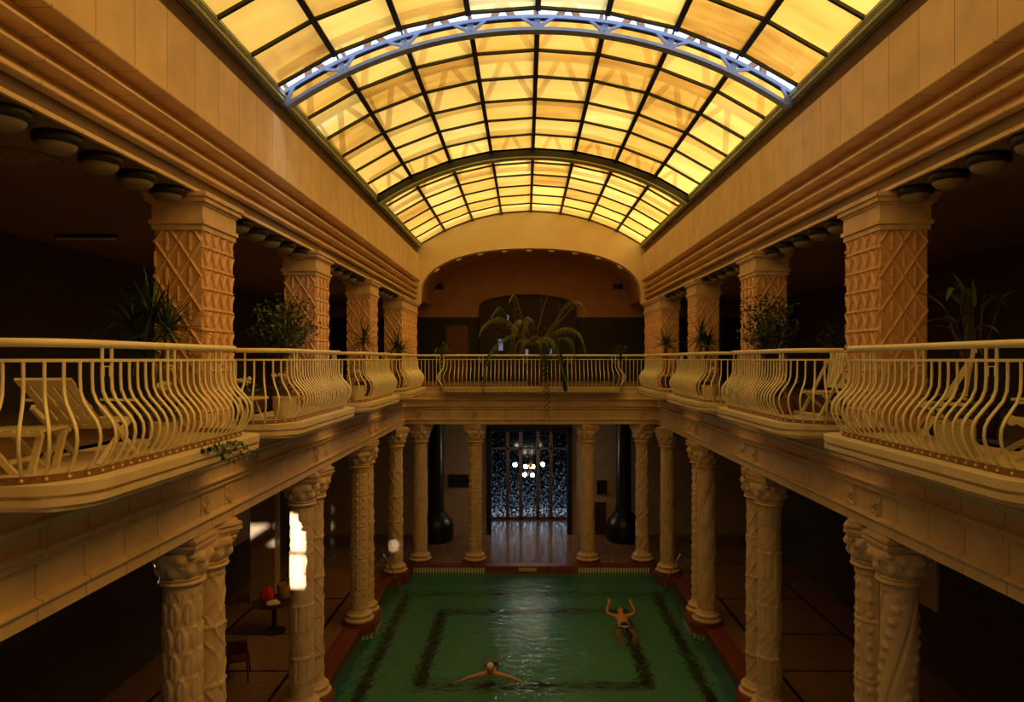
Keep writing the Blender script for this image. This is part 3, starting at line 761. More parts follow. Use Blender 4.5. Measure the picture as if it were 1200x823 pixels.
for i, (u, v) in enumerate(((511,318),(537,307),(563,299.5),(591,295.5),(620,293.7),(646,294.3),(674,298),(701,305),(727,313))):
    x = (u-U0)*25.3/F+CX; zz = arch_z(x)
    sl = (arch_z(x+.02)-arch_z(x-.02))/.04
    l = thing('arch_lamp', (x,25.2,zz-.0), f'small round lamp under the cream arch, {ORD[i]} from the left', 'lamp', 'round lamps under the arch')
    l.rotation_euler = (0,-math.atan(sl),0)
    mobj('rim', MB().lathe([(.10,.0),(.15,.0),(.16,-.02),(.13,-.03)], n=18).mesh('rim', M['lampring'], 40), l)
    mobj('glass_bowl', MB().lathe([(.13,-.02),(.125,-.06),(.09,-.09),(.04,-.105),(.003,-.108)], n=18).mesh('glass_bowl', M['lamppale'], 60), l)
# fluorescent tube and plaster rosette on the left gallery ceiling
tb = thing('tube_lamp', (-7.4,11.2,9.047), 'thin unlit tube lamp on the dark left gallery ceiling', 'lamp')
MB().box(-.5,.5,-.04,.04,-.05,0).build('housing', M['lampring'], tb); MB().tube([(-.48,0,-.07),(.48,0,-.07)], .018, 8).build('tube', M['lamppale'], tb)
rs = MB().lathe([(.36,0),(.36,-.02),(.27,-.03),(.25,-.015),(.12,-.02),(.1,-.05),(.02,-.06)], n=36, fn=lambda a,z: .015*sin(9*a))
tag(rs.build('ceiling_rosette', M['ceil_dark'], smooth=40, loc=(-5.3,6.9,9.047)), 'dark plaster rosette beside the lamp row on the left gallery ceiling', 'rosette')
# tiny spotlights under the architrave
for side, sn in ((-1,'left'),(1,'right')):
    for i, y in enumerate((10.6,11.15,11.7) if side < 0 else (10.9,11.6)):
        l = thing('soffit_spot', (side*4.3,y,4.85), f'tiny white spotlight under the {sn} stone beam, {ORD[i]} from the camera', 'lamp', 'tiny spots under the beams')
        MB().lathe([(.03,0),(.035,-.015),(.025,-.03)], n=12).build('rim', M['lampring'], l); MB().ball((0,0,-.03),.022,8).build('bulb', M['lamppale'], l)
# chandelier
ch = thing('chandelier', (.0,26.0,2.95), 'chandelier with six lit globe bulbs hanging before the flecked window', 'chandelier')
MB().tube([(0,0,2.65),(0,0,.15)], .012, 6).build('chain', M['lampring'], ch)
MB().lathe([(.02,-.15),(.06,-.1),(.09,0),(.05,.1),(.03,.2)], n=16).build('hub', mat('brass', (.4,.16,.06), .3, .8), ch, 50)
for i, (u, v) in enumerate(((603.5,545),(616,547),(624.5,547),(636,544.5),(615,556.5),(624,557))):
    p = at(u,v,26.0+(.25 if i in (1,2) else -.2 if i > 3 else 0)) - Vector((0,26,2.95))
    MB().tube([(0,0,0),(p.x*.5,p.y*.5,p.z-.06),(p.x,p.y,p.z+.14),(p.x,p.y,p.z+.07)], .012, 6).build('arm', M['lampring'], ch)
    MB().ball(tuple(p), .078, 14).build('bulb', M['bulb'], list(ch.children)[-1], 60)
    # the bulb's own light

# ------------------------------------------------------------------ far lower hall furniture
for side, u, nm in ((-1,511,'left'),(1,731,'right')):
    x = at(u,600,25.6).x
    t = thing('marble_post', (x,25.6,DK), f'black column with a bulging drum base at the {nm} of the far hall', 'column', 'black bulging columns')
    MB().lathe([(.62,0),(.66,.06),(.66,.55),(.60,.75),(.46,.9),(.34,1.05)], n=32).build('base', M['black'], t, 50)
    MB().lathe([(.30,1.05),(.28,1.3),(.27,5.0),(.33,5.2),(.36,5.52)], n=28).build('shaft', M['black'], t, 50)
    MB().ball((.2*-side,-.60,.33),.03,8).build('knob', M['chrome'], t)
def board(u0,u1,v0,v1,label):
    a = at(u0,v1,YH); c = at(u1,v0,YH); t = thing('notice_board', ((a.x+c.x)/2,YH,a.z), label, 'board'); w = (c.x-a.x)/2; h = c.z-a.z
    MB().box(-w,w,-.04,0,0,h).build('panel', M['black'], t)
    b = MB()
    for (x0,x1,z0,z1) in ((-w,w,0,.05),(-w,w,h-.05,h),(-w,-w+.05,0,h),(w-.05,w,0,h)): b.box(x0,x1,-.06,-.035,z0,z1)
    b.build('frame', M['darkwood'], t)
board(525,552,556,571,'dark framed board on the pale wall, left of the far opening')
board(699,711,563,579,'dark framed board on the pale wall, right of the far opening')
a = at(699,640,YH)
d2 = bpy.data.objects.new('door_2', None); COL.objects.link(d2); d2.location = (at(701,600,YH).x,YH,DK); struct(d2,'low dark door in the pale wall beyond the far columns','door')
MB().box(-.3,.3,-.05,0,0,1.25).build('door_leaf', M['darkwood'], d2); MB().box(-.25,-.2,-.08,-.05,.6,.7).build('handle', M['chrome'], d2)
# plaque on the curb
p = at(618,660,YP); tag(MB().box(-.3,.3,-.015,0,-.055,.055).build('curb_plaque', M['plaque'], None, loc=(p.x,YP,.12)), 'small pale plaque on the red curb at the far pool edge', 'plaque')
# pool handrails
def rail(name, pts, label):
    t = thing(name, (pts[0][0],pts[0][1],DK), label, 'handrail', 'steel handrails at the pool'); O = Vector((pts[0][0],pts[0][1],DK))
    P = [Vector(p)-O for p in pts]; Q = []
    for i in range(len(P)-1):
        for k in range(6): Q.append(P[i].lerp(P[i+1], k/6))
    Q.append(P[-1]); MB().tube(Q, .02, 8).build('tube', M['chrome'], t, 60); MB().lathe([(.05,0),(.05,.02),(.025,.03)], n=12).build('foot', M['chrome'], t)
rail('pool_handrail', [(-4.75,20.7,DK),(-4.75,20.7,1.0),(-4.5,20.7,1.08),(-4.05,20.7,.25),(-3.98,20.7,-.5)], 'thin steel handrail into the pool by the far left corner column')
rail('pool_handrail', [(4.75,20.7,DK),(4.75,20.7,1.0),(4.5,20.7,1.08),(4.05,20.7,.25),(3.98,20.7,-.5)], 'thin steel handrail into the pool by the far right corner column')

# ------------------------------------------------------------------ gallery furniture
def slat_panel(b, w, L, n, org, dirv, thick=.018):
    """slats side by side across x, running along dirv from org"""
    dv = Vector(dirv).normalized(); o = Vector(org); sw = w/n
    for i in range(n):
        x = -w/2+sw*(i+.5); b.beam(o+Vector((x,0,0)), o+Vector((x,0,0))+dv*L, sw*.72, thick, dv.cross(Vector((1,0,0))))
def lounge(loc, rz, label):
    """folding recliner; local +y is forward"""
    t = thing('folding_recliner', loc, label, 'chair', 'white slatted chairs', rz)
    b = MB(); slat_panel(b, .42, .62, 5, (0,-.20,.34), (0,-.72,.55)); b.beam((-.25,-.24,.37),(.25,-.24,.37),.03,.05); 
    e = Vector((0,-.20,.34))+Vector((0,-.72,.55)).normalized()*.62
    b.beam((-.21,e.y,e.z),(.21,e.y,e.z),.09,.022,(0,.6,.8)); b.beam((-.21,-.42,.50),(.21,-.42,.50),.05,.024,(0,.6,.8)); b.build('backrest', M['white'], t)
    b = MB(); slat_panel(b, .48, .46, 5, (0,-.18,.33), (0,1,.06)); b.beam((-.24,-.15,.31),(.24,-.15,.31),.04,.03); b.beam((-.24,.26,.33),(.24,.26,.33),.04,.03); b.build('seat', M['white'], t)
    for s in (-1,1):
        MB().beam((s*.27,.30,0),(s*.27,-.38,.50),.03,.045).build('leg', M['white'], t); MB().beam((s*.235,-.36,0),(s*.235,.24,.36),.03,.045).build('leg', M['white'], t)
        MB().beam((s*.29,.22,.52),(s*.29,-.40,.56),.05,.022).build('armrest', M['white'], t)
    MB().beam((-.27,.27,.03),(.27,.27,.03),.03,.03).add([],[]).build('stretcher', M['white'], t)
    return t
def upright(loc, rz, label):
    t = thing('folding_chair', loc, label, 'chair', 'white slatted chairs', rz)
    b = MB(); slat_panel(b, .44, .56, 6, (0,-.19,.46), (0,-.16,1)); b.beam((-.23,-.28,1.0),(.23,-.28,1.0),.03,.07); b.beam((-.23,-.20,.50),(.23,-.20,.50),.03,.05); b.build('backrest', M['white'], t)
    b = MB(); slat_panel(b, .44, .44, 5, (0,-.20,.41), (0,1,0)); b.beam((-.23,.2,.39),(.23,.2,.39),.04,.03); b.build('seat', M['white'], t)
    for s in (-1,1):
        MB().beam((s*.24,.24,0),(s*.24,-.26,.9),.028,.04).build('leg', M['white'], t); MB().beam((s*.205,-.30,0),(s*.205,.18,.41),.028,.04).build('leg', M['white'], t)
    b = MB().beam((-.24,.20,.08),(.24,.20,.08),.025,.03); b.beam((-.2,-.25,.06),(.2,-.25,.06),.025,.03); b.build('stretcher', M['white'], t)
    return t
def low_table(loc, rz, label, w=.5, h=.34):
    t = thing('slatted_stool', loc, label, 'stool', None, rz)
    b = MB(); slat_panel(b, w, w*.8, 5, (0,-w*.4,h), (0,1,0), .022); b.beam((-w/2,-w*.38,h-.025),(w/2,-w*.38,h-.025),.03,.03); b.beam((-w/2,w*.38,h-.025),(w/2,w*.38,h-.025),.03,.03); b.build('top', M['white'], t)
    for sy in (-1,1):
        MB().beam((-w*.44,sy*w*.36,h-.02),(w*.1,sy*w*.36,0),.035,.045).build('leg', M['white'], t); MB().beam((w*.44,sy*w*.32,h-.02),(w*.02+w*.28,sy*w*.32,0),.035,.045).build('leg', M['white'], t)
    MB().beam((w*.0,-w*.36,.10),(w*.0,w*.36,.10),.03,.035).build('stretcher', M['white'], t)
    return t
lounge((-4.08,6.1,FL), .12, 'reclined white slatted chair in the nearest left balcony')
low_table((-4.20,5.45,FL), .1, 'low white slatted stool beside the reclined chair on the left')
upright((4.32,10.35,FL), radians(100), 'white slatted folding chair in the second right balcony, close to the pier')
lounge((4.45,6.1,FL), radians(60), 'white slatted recliner at the right edge behind the nearest right railing')
upright((4.40,7.5,FL), radians(60), 'white folding chair beside the nearest right pier')
t = thing('round_table', (-4.10,9.75,FL), 'small round white table at the near end of the second left balcony', 'table')
MB().lathe([(.22,.33),(.23,.34),(.23,.36),(.0,.362)], n=24).build('table_top', M['white'], t, 40)
for k in range(3): MB().tube([(.05*cos(k*2.1),.05*sin(k*2.1),.34),(.17*cos(k*2.1),.17*sin(k*2.1),0)], .014, 6).build('leg', M['white'], t)

# ------------------------------------------------------------------ plants
def pot(t, r, h, m, name='pot'):
    return MB().lathe([(r*.72,0),(r*.8,.01),(r,h*.55),(r*.98,h*.9),(r*1.06,h*.93),(r*1.06,h),(r*.9,h),(r*.88,h*.9),(.01,h*.9)], n=24).build(name, m, t, 40)
def blade(b, o, dirv, L, w, droop, n=6):
    d = Vector(dirv).normalized(); p = Vector(o); side = d.cross(Vector((0,0,1)))
    if side.length < .05: side = Vector((1,0,0))
    side.normalize(); vs = []
    for i in range(n+1):
        t = i/n; ww = w*(1-t)**.7*(.55+.45*min(1,t*4)); nrm = side.cross(d).normalized()
        vs += [p-side*ww/2, p-nrm*ww*.18, p+side*ww/2]
        d = (d+Vector((0,0,-droop/n))).normalized(); p = p+d*(L/n)
    fs = []
    for i in range(n): fs += [(3*i,3*i+1,3*i+4,3*i+3),(3*i+1,3*i+2,3*i+5,3*i+4)]
    b.add(vs, fs)
def spiky(loc, heads, label, m='leaf_dark', potm='pot_dark', L=.5, nb=42, w=.035, seed=1, droop=(.3,1.4), ph=.35, cat='plant', group=None):
    r = random.Random(seed); t = thing('spiky_plant', loc, label, cat, group); pot(t, .2, ph, M[potm])
    st = MB(); lf = MB()
    for (hx,hy,hz,s) in heads:
        st.tube([(0,0,ph*.85),(hx*.4,hy*.4,hz*.55),(hx,hy,hz)], [.03,.024,.018], 7)
        for k in range(nb):
            a = r.uniform(0,2*pi); e = r.uniform(-.35,1.45); d = (cos(a)*cos(e),sin(a)*cos(e),sin(e))
            blade(lf, (hx,hy,hz+r.uniform(-.06,.05)), d, L*s*r.uniform(.7,1.15), w*r.uniform(.8,1.2), r.uniform(*droop))
    st.build('stem', M['stem'], t, 60); lf.build('leaves', M[m], t); return t
def leafq(b, c, nrm, up_, l, w):
    n = Vector(nrm).normalized(); u = Vector(up_); u = (u-n*u.dot(n)).normalized(); s = n.cross(u)
    c = Vector(c); b.add([c, c+u*l*.45+s*w/2-n*w*.1, c+u*l, c+u*l*.45-s*w/2-n*w*.1, c+u*l*.45], [(0,1,4),(1,2,4),(2,3,4),(3,0,4)])
def bush(loc, size, zc, n, label, m='leaf_dark', potm='pot_dark', seed=1, l=.085, w=.04, pr=.22, ph=.38):
    r = random.Random(seed); t = thing('leafy_shrub', loc, label, 'plant'); pot(t, pr, ph, M[potm])
    st = MB(); lf = MB(); ends = []
    for k in range(26):
        a = r.uniform(0,2*pi); e = r.uniform(-.6,1.2); q = r.uniform(.6,1)
        p = Vector((size[0]*cos(a)*cos(e)*q, size[1]*sin(a)*cos(e)*q, zc+size[2]*sin(e)*q)); ends.append(p)
        st.tube([(0,0,ph*.85),(p.x*.25,p.y*.25,ph+(p.z-ph)*.5),tuple(p)], [.012,.009,.004], 5)
    for k in range(n):
        p = ends[k % len(ends)].copy(); base = Vector((p.x*.25,p.y*.25,ph+(p.z-ph)*.5)); q = base.lerp(p, r.uniform(.15,1.08)) + Vector((r.gauss(0,.07),r.gauss(0,.07),r.gauss(0,.07)))
        leafq(lf, q, (r.gauss(0,1),r.gauss(0,1),r.gauss(.6,1)), (r.gauss(0,1),r.gauss(0,1),r.gauss(-.3,.8)), l*r.uniform(.7,1.3), w*r.uniform(.8,1.2))
    st.build('stem', M['stem'], t, 60); lf.build('leaves', M[m], t); return t
spiky((-4.47,7.85,FL), [(.02,-.05,1.36,1.0),(-.22,.0,1.28,1.0),(-.1,-.1,1.0,.9),(.22,-.12,1.22,1.0)], 'tall dark spiky dracaena in front of the nearest left pier', L=.62, nb=64, w=.036, seed=4)
bush((-4.60,12.2,FL), (.68,.45,.55), 1.55, 1500, 'big leafy shrub in front of the second left pier', m='leaf_mid', seed=5)
spiky((-4.12,16.6,FL), [(0,0,1.35,1.0)], 'small spiky plant in front of the third left pier', m='leaf_mid', L=.62, nb=44, w=.06, seed=6)
spiky((-4.2,21.2,FL), [(0,0,1.3,1.0),(.1,0,1.1,.9)], 'drooping spiky plant in front of the far left corner pier', m='leaf_mid', L=.72, nb=46, w=.06, seed=7)
bush((4.15,12.15,FL), (.50,.4,.62), 1.6, 1500, 'dark leafy shrub in front of the second right pier', m='leaf_dark', seed=8, w=.035, l=.1)
bush((5.35,12.1,FL), (.45,.4,.35), 1.25, 700, 'dim low shrub right of the dark shrub on the second right balcony', m='leaf_dark', seed=9)
spiky((4.1,16.7,FL), [(0,0,1.4,1.0),(.2,.1,1.3,.8)], 'spiky dark plant in front of the third right pier', L=.66, nb=46, w=.06, seed=10)
spiky((4.2,21.3,FL), [(0,0,1.35,1.0)], 'round dark spiky plant in front of the far right corner pier', L=.6, nb=54, w=.06, seed=12)
# broad-leaved plant on the right
t = thing('broad_leaf_plant', (4.98,7.85,FL), 'tall broad-leaved plant in the dark right of the nearest right pier', 'plant'); pot(t,.24,.4,M['pot_dark'])
r = random.Random(3); st = MB(); lf = MB()
for k in range(26):
    a = r.uniform(0,2*pi); e = r.uniform(.2,1.4); q = r.uniform(.5,1.0); p = Vector((.42*cos(a)*cos(e)*q,.35*sin(a)*cos(e)*q,1.15+1.05*sin(e)*q-.3))
    st.tube([(0,0,.36),(p.x*.3,p.y*.3,p.z*.6),tuple(p)], [.014,.01,.006], 5)
    blade(lf, tuple(p), (p.x+r.gauss(0,.1),p.y+r.gauss(0,.1),r.uniform(-.1,.6)), r.uniform(.28,.42), r.uniform(.09,.14), r.uniform(.8,2.0), 7)
st.build('stem', M['stem'], t, 60); lf.build('leaves', M['leaf_mid'], t)
# small plants on the far gallery
bush((at(518,410,23.2).x,23.2,FL), (.24,.2,.22), 1.18, 130, 'small leafy plant behind the far left straight railing', m='leaf_mid', seed=14, l=.12, w=.06, pr=.18)
bush((at(726,407,23.4).x,23.4,FL), (.22,.2,.2), 1.22, 130, 'small leafy plant behind the far right end railing', m='leaf_dark', seed=15, l=.12, w=.06, pr=.18)
# hanging palm in the middle of the far balcony
pl = thing('hanging_palm', (.12,22.95,FL), 'large drooping palm in a pot behind the middle of the far balcony', 'palm'); pot(pl,.28,.45,M['pot_dark'])
MB().tube([(0,0,.4),(.0,0,.8),(.02,-.02,1.25)], [.07,.06,.05], 10).build('trunk', M['stem'], pl, 60)
def frond(end_pts, L_leaf, name, m, seed, n=46, wl=.03):
    """rachis through points, drooping leaflets"""
    r = random.Random(seed); P = [Vector(p) for p in end_pts]; Q = []
    for i in range(len(P)-1):     # catmull-rom
        p0 = P[max(i-1,0)]; p1 = P[i]; p2 = P[i+1]; p3 = P[min(i+2,len(P)-1)]
        for k in range(8):
            t = k/8; Q.append(.5*((2*p1)+(p2-p0)*t+(2*p0-5*p1+4*p2-p3)*t*t+(3*p1-p0-3*p2+p3)*t**3))
    Q.append(P[-1]); b = MB(); m_ = len(Q); b.tube(Q, [.016*(1-.8*i/(m_-1)) for i in range(m_)], 5)
    for k in range(n):
        f = .22+.78*k/n; i = min(m_-2, int(f*(m_-1))); d = (Q[i+1]-Q[i]).normalized(); s = d.cross(Vector((0,0,1)))
        if s.length < .1: s = Vector((1,0,0))
        s.normalize(); l = L_leaf*(1-.6*abs(f-.55))*r.uniform(.8,1.1)
        for sg in (-1,1): blade(b, Q[i], d*.6+s*sg*.9+Vector((0,0,-.1)), l, wl, r.uniform(1.0,2.0), 4)
    b.build(name, M[m], pl)
def pp(u, v, dy=0): 
    Y = 22.9+dy; p = at(u,v,Y); return (p.x-.12, p.y-22.95, p.z-FL)
c0 = (.02,-.02,1.25)
frond([c0, pp(612,372), pp(603,345,.1), pp(597,352,.1)], .30, 'frond', 'leaf_palm', 1, 22)
frond([c0, pp(633,375), pp(643,345,.2), pp(655,327,.3)], .12, 'frond', 'leaf_dry', 2, 14, .012)
frond([c0, pp(650,378), pp(664,356), pp(680,354), pp(687,368)], .26, 'frond', 'leaf_palm', 3, 26)
frond([c0, pp(648,390), pp(665,384,-.3), pp(680,392,-.4), pp(686,412,-.4)], .34, 'frond', 'leaf_palm', 4, 36)
frond([c0, pp(605,385), pp(585,372), pp(568,380), pp(562,390)], .34, 'frond', 'leaf_palm', 5, 36)
frond([c0, pp(608,392,-.3), pp(592,396,-.5), pp(575,412,-1.05), pp(567,440,-1.18), pp(566,462,-1.18)], .22, 'frond', 'leaf_dark', 6, 54, .07)
frond([c0, pp(632,398,-.4), pp(637,405,-.95), pp(640,440,-1.18), pp(641,488,-1.18)], .30, 'frond', 'leaf_dark', 7, 90, .10)
frond([c0, pp(640,395,-.4), pp(652,403,-.95), pp(660,430,-1.18), pp(663,456,-1.18)], .30, 'frond', 'leaf_dark', 8, 60, .08)
frond([c0, pp(615,380,-.2), pp(606,376,-.4), pp(600,392,-.9), pp(598,430,-1.15)], .32, 'frond', 'leaf_palm', 9, 36)
frond([c0, pp(622,378,-.2), pp(617,372,-.5), pp(612,390,-.9), pp(610,415,-1.1)], .3, 'frond', 'leaf_mid', 10, 36)
frond([c0, pp(658,396,-.2), pp(670,400,-.8), pp(675,425,-1.15), pp(676,440,-1.15)], .24, 'frond', 'leaf_mid', 11, 30)
frond([c0, pp(660,372,.3), pp(685,350,.5), pp(710,351,.6)], .16, 'frond', 'leaf_dry', 13, 16, .015)
frond([c0, pp(600,380,.2), pp(586,360,.4), pp(575,372,.4)], .3, 'frond', 'leaf_mid', 12, 30)
r = random.Random(77)
for k in range(11):
    a = 2*pi*k/11+r.uniform(-.2,.2); R_ = r.uniform(.55,.85); h = r.uniform(.35,.7)
    e = Vector((c0[0]+R_*cos(a), c0[1]+.55*R_*sin(a), c0[2]-r.uniform(.15,.55)))
    frond([c0, (c0[0]+.45*R_*cos(a), c0[1]+.25*R_*sin(a), c0[2]+h*.7), (c0[0]+.85*R_*cos(a), c0[1]+.45*R_*sin(a), c0[2]+h*.45), tuple(e)], .30, 'frond', ('leaf_palm','leaf_mid','leaf_dry')[k%3], 30+k, 32, .035)
# pots on the balconies
def flower_pot(name, loc, rr, h, potm, label, n=60, flower=0, seed=1, m='leaf_dark'):
    t = thing(name, loc, label, 'plant'); pot(t, rr, h, M[potm]); r = random.Random(seed); lf = MB(); fl = MB(); st = MB()
    for k in range(n):
        a = r.uniform(0,2*pi); q = rr*1.5*sqrt(r.random()); zz = h+r.uniform(0,.25); leafq(lf,(q*cos(a),q*sin(a),zz),(r.gauss(0,.5),r.gauss(0,.5),1),(cos(a),sin(a),r.uniform(-.3,.6)),.11,.05)
    lf.build('leaves', M[m], t)
    if flower:
        for k in range(flower):
            a = r.uniform(0,2*pi); p = (rr*.8*cos(a), rr*.8*sin(a), h+r.uniform(.25,.40)); st.tube([(0,0,h*.9),p], .005, 4)
            for j in range(9): fl.ball((p[0]+r.gauss(0,.03),p[1]+r.gauss(0,.03),p[2]+r.gauss(0,.015)), .022, 6)
        st.build('stem', M['stem'], t); fl.build('flower', M['flower'], t)
    return t
flower_pot('flower_pot', (-3.86,10.4,FL), .175, .33, 'pot_white', 'bulging white flower pot in the second left balcony', 40, 3, 2)
flower_pot('flower_pot', (-4.42,10.1,FL), .15, .26, 'pot_dark', 'dark pot with pale flower heads beside the white pot on the left', 60, 5, 3)
flower_pot('flower_pot', (-3.88,6.95,FL), .13, .26, 'pot_white', 'small white pot behind the reclined chair in the nearest left balcony', 70, 2, 4)
flower_pot('flower_pot', (4.02,11.2,FL), .2, .27, 'pot_basket', 'brown basket pot with sprigs in the second right balcony', 30, 3, 5)
flower_pot('flower_pot', (3.90,6.5,FL), .17, .32, 'pot_white', 'pale pot behind the nearest right railing, below the recliner', 40, 0, 6)
flower_pot('flower_pot', (-3.9,15.0,FL), .17, .32, 'pot_white', 'white pot in the third left balcony', 40, 2, 7)
flower_pot('flower_pot', (3.9,15.2,FL), .17, .32, 'pot_white', 'white pot in the third right balcony', 40, 2, 8)
# ivy on the left slab edge
t = thing('trailing_ivy', (-3.44,6.75,FL), 'strands of ivy trailing over the slab of the nearest left balcony', 'plant')
r = random.Random(21)
for k in range(4):
    b = MB(); y = -.15+.2*k; lp = []
    for i in range(9): lp.append((.1+.016*i+r.gauss(0,.01), y+.05*i+r.gauss(0,.02), .02-(.0 if i < 3 else .035*(i-3))))
    b.tube(lp, .005, 4)
    for p in lp:
        for q in range(3): leafq(b, (p[0]+.01,p[1],p[2]), (1,r.gauss(0,.4),r.gauss(.4,.4)), (r.gauss(0,.4),r.gauss(0,1),r.gauss(-.3,.6)), .055, .045)
    b.build('strand', M['leaf_dark'], t)

# ------------------------------------------------------------------ left deck corner: chairs and towels
def deck_chair(loc, rz, label, m='redchair'):
    t = thing('deck_chair', loc, label, 'chair', 'chairs on the left deck', rz)
    b = MB().box(-.22,.22,-.22,.22,.42,.46); b.build('seat', M[m], t)
    b = MB(); b.tube([(-.2,-.2,.46),(-.2,-.27,.7),(-.19,-.3,.9),(.19,-.3,.9),(.2,-.27,.7),(.2,-.2,.46)], .018, 6); b.add([(-.18,-.235,.6),(.18,-.235,.6),(.18,-.29,.87),(-.18,-.29,.87),(-.18,-.215,.6),(.18,-.215,.6),(.18,-.27,.87),(-.18,-.27,.87)],[(0,1,2,3),(7,6,5,4),(0,4,5,1),(1,5,6,2),(2,6,7,3),(3,7,4,0)]); b.build('backrest', M[m], t)
    for sx in (-1,1):
        for sy in (-1,1): MB().tube([(sx*.2,sy*.2,.42),(sx*.22,sy*.24,0)], .016, 6).build('leg', M['lampring'], t)
    return t
deck_chair((-6.6,13.6,DK), 1.2, 'dark red chair on the left deck, nearer of two'); deck_chair((-6.3,14.5,DK), .3, 'dark red chair on the left deck, farther of two')
tb = thing('towel_table', (-6.45,17.0,DK), 'dark round table with towels on the left deck', 'table')
MB().lathe([(.5,.72),(.52,.74),(.52,.76),(.0,.765)], n=28).build('table_top', M['darkwood'], tb, 40); MB().lathe([(.28,0),(.28,.03),(.06,.08),(.05,.72)], n=18).build('pedestal', M['lampring'], tb, 40)
def cloth(loc, s, m, label, name, seed):
    r = random.Random(seed); b = MB()
    n = 26; b.lathe([(s[0]*sin(pi*i/12)*(1 if i < 9 else .9), s[2]*(1-cos(pi*i/12))/2) for i in range(13)], n=n, fn=lambda a,z: .02*sin(3*a+9*z+seed)+.012*sin(7*a-14*z))
    return tag(b.build(name, M[m], None, 60, loc), label, 'towel')
zt = DK+.766
cloth((-6.55,16.82,zt), (.15,.15,.40), 'redcloth', 'bright red bundled towel on the dark table on the left deck', 'red_towel', 1)
cloth((-6.35,16.65,zt), (.16,.16,.13), 'whitecloth', 'white crumpled towel below the red bundle on the left deck', 'white_towel', 2)
bg = thing('straw_bag', (-6.28,17.25,zt), 'tan straw bag standing behind the red towel on the left deck', 'bag')
MB().lathe([(.14,0),(.17,.05),(.19,.25),(.18,.34),(.165,.34),(.16,.1),(.01,.03)], n=24).build('body', M['tan'], bg, 40)
MB().tube([(-.14,0,.33),(-.1,0,.48),(.1,0,.48),(.14,0,.33)], .012, 6).build('handle', M['tan'], bg)
# pale panels on the left lower wall
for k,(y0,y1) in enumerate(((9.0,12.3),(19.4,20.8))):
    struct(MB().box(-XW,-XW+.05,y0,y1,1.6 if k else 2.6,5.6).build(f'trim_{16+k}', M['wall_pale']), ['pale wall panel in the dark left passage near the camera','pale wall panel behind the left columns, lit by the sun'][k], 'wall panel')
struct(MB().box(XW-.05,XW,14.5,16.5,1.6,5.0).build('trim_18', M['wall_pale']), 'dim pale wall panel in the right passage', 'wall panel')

# added unseen partition near the viewpoint; two holes shape the spot into sun patches
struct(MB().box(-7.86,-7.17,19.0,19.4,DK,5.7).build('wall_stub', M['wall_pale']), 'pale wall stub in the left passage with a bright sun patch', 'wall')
SPOTP = Vector((-5.6,-.5,5.45)); YPW = 5.0
def hole(dst, w, h):
    d = Vector(dst); t = (YPW-SPOTP.y)/(d.y-SPOTP.y); c = SPOTP.lerp(d, t); return (c.x-w*t/2, c.x+w*t/2, c.z-h*t/2, c.z+h*t/2)
hA = hole((-4.475,12.84,3.38), .42, 1.42); hB = hole((-7.52,19.0,2.08), .80, .60)
b = MB(); zl, zh = DK, 5.75
b.box(-XW,hB[0],YPW,YPW+.05,zl,zh).box(hB[1],hA[0],YPW,YPW+.05,zl,zh).box(hA[1],-4.6,YPW,YPW+.05,zl,zh)
for h in (hA,hB): b.box(h[0],h[1],YPW,YPW+.05,zl,h[2]).box(h[0],h[1],YPW,YPW+.05,h[3],zh)
zm = hA[2]+(hA[3]-hA[2])*.47; b.box(hA[0],hA[1],YPW,YPW+.05,zm-.012,zm+.012)
w_ = hA[1]-hA[0]
for i in range(6):
    t0 = i/6; zz0 = hA[3]-w_*.8*(1-sqrt(1-t0*t0)); b.box(hA[0]+w_*t0, hA[0]+w_*(i+1)/6, YPW, YPW+.05, zz0, hA[3]+.001)
b.beam((hB[0],YPW+.02,hB[2]-.02),(hB[1],YPW+.02,hB[2]+.13),.05,.12)
struct(b.build('wall_beam_mask', M['wall_dark']), 'unseen light-shaping partition across the left passage near the viewpoint, with two holes', 'wall')

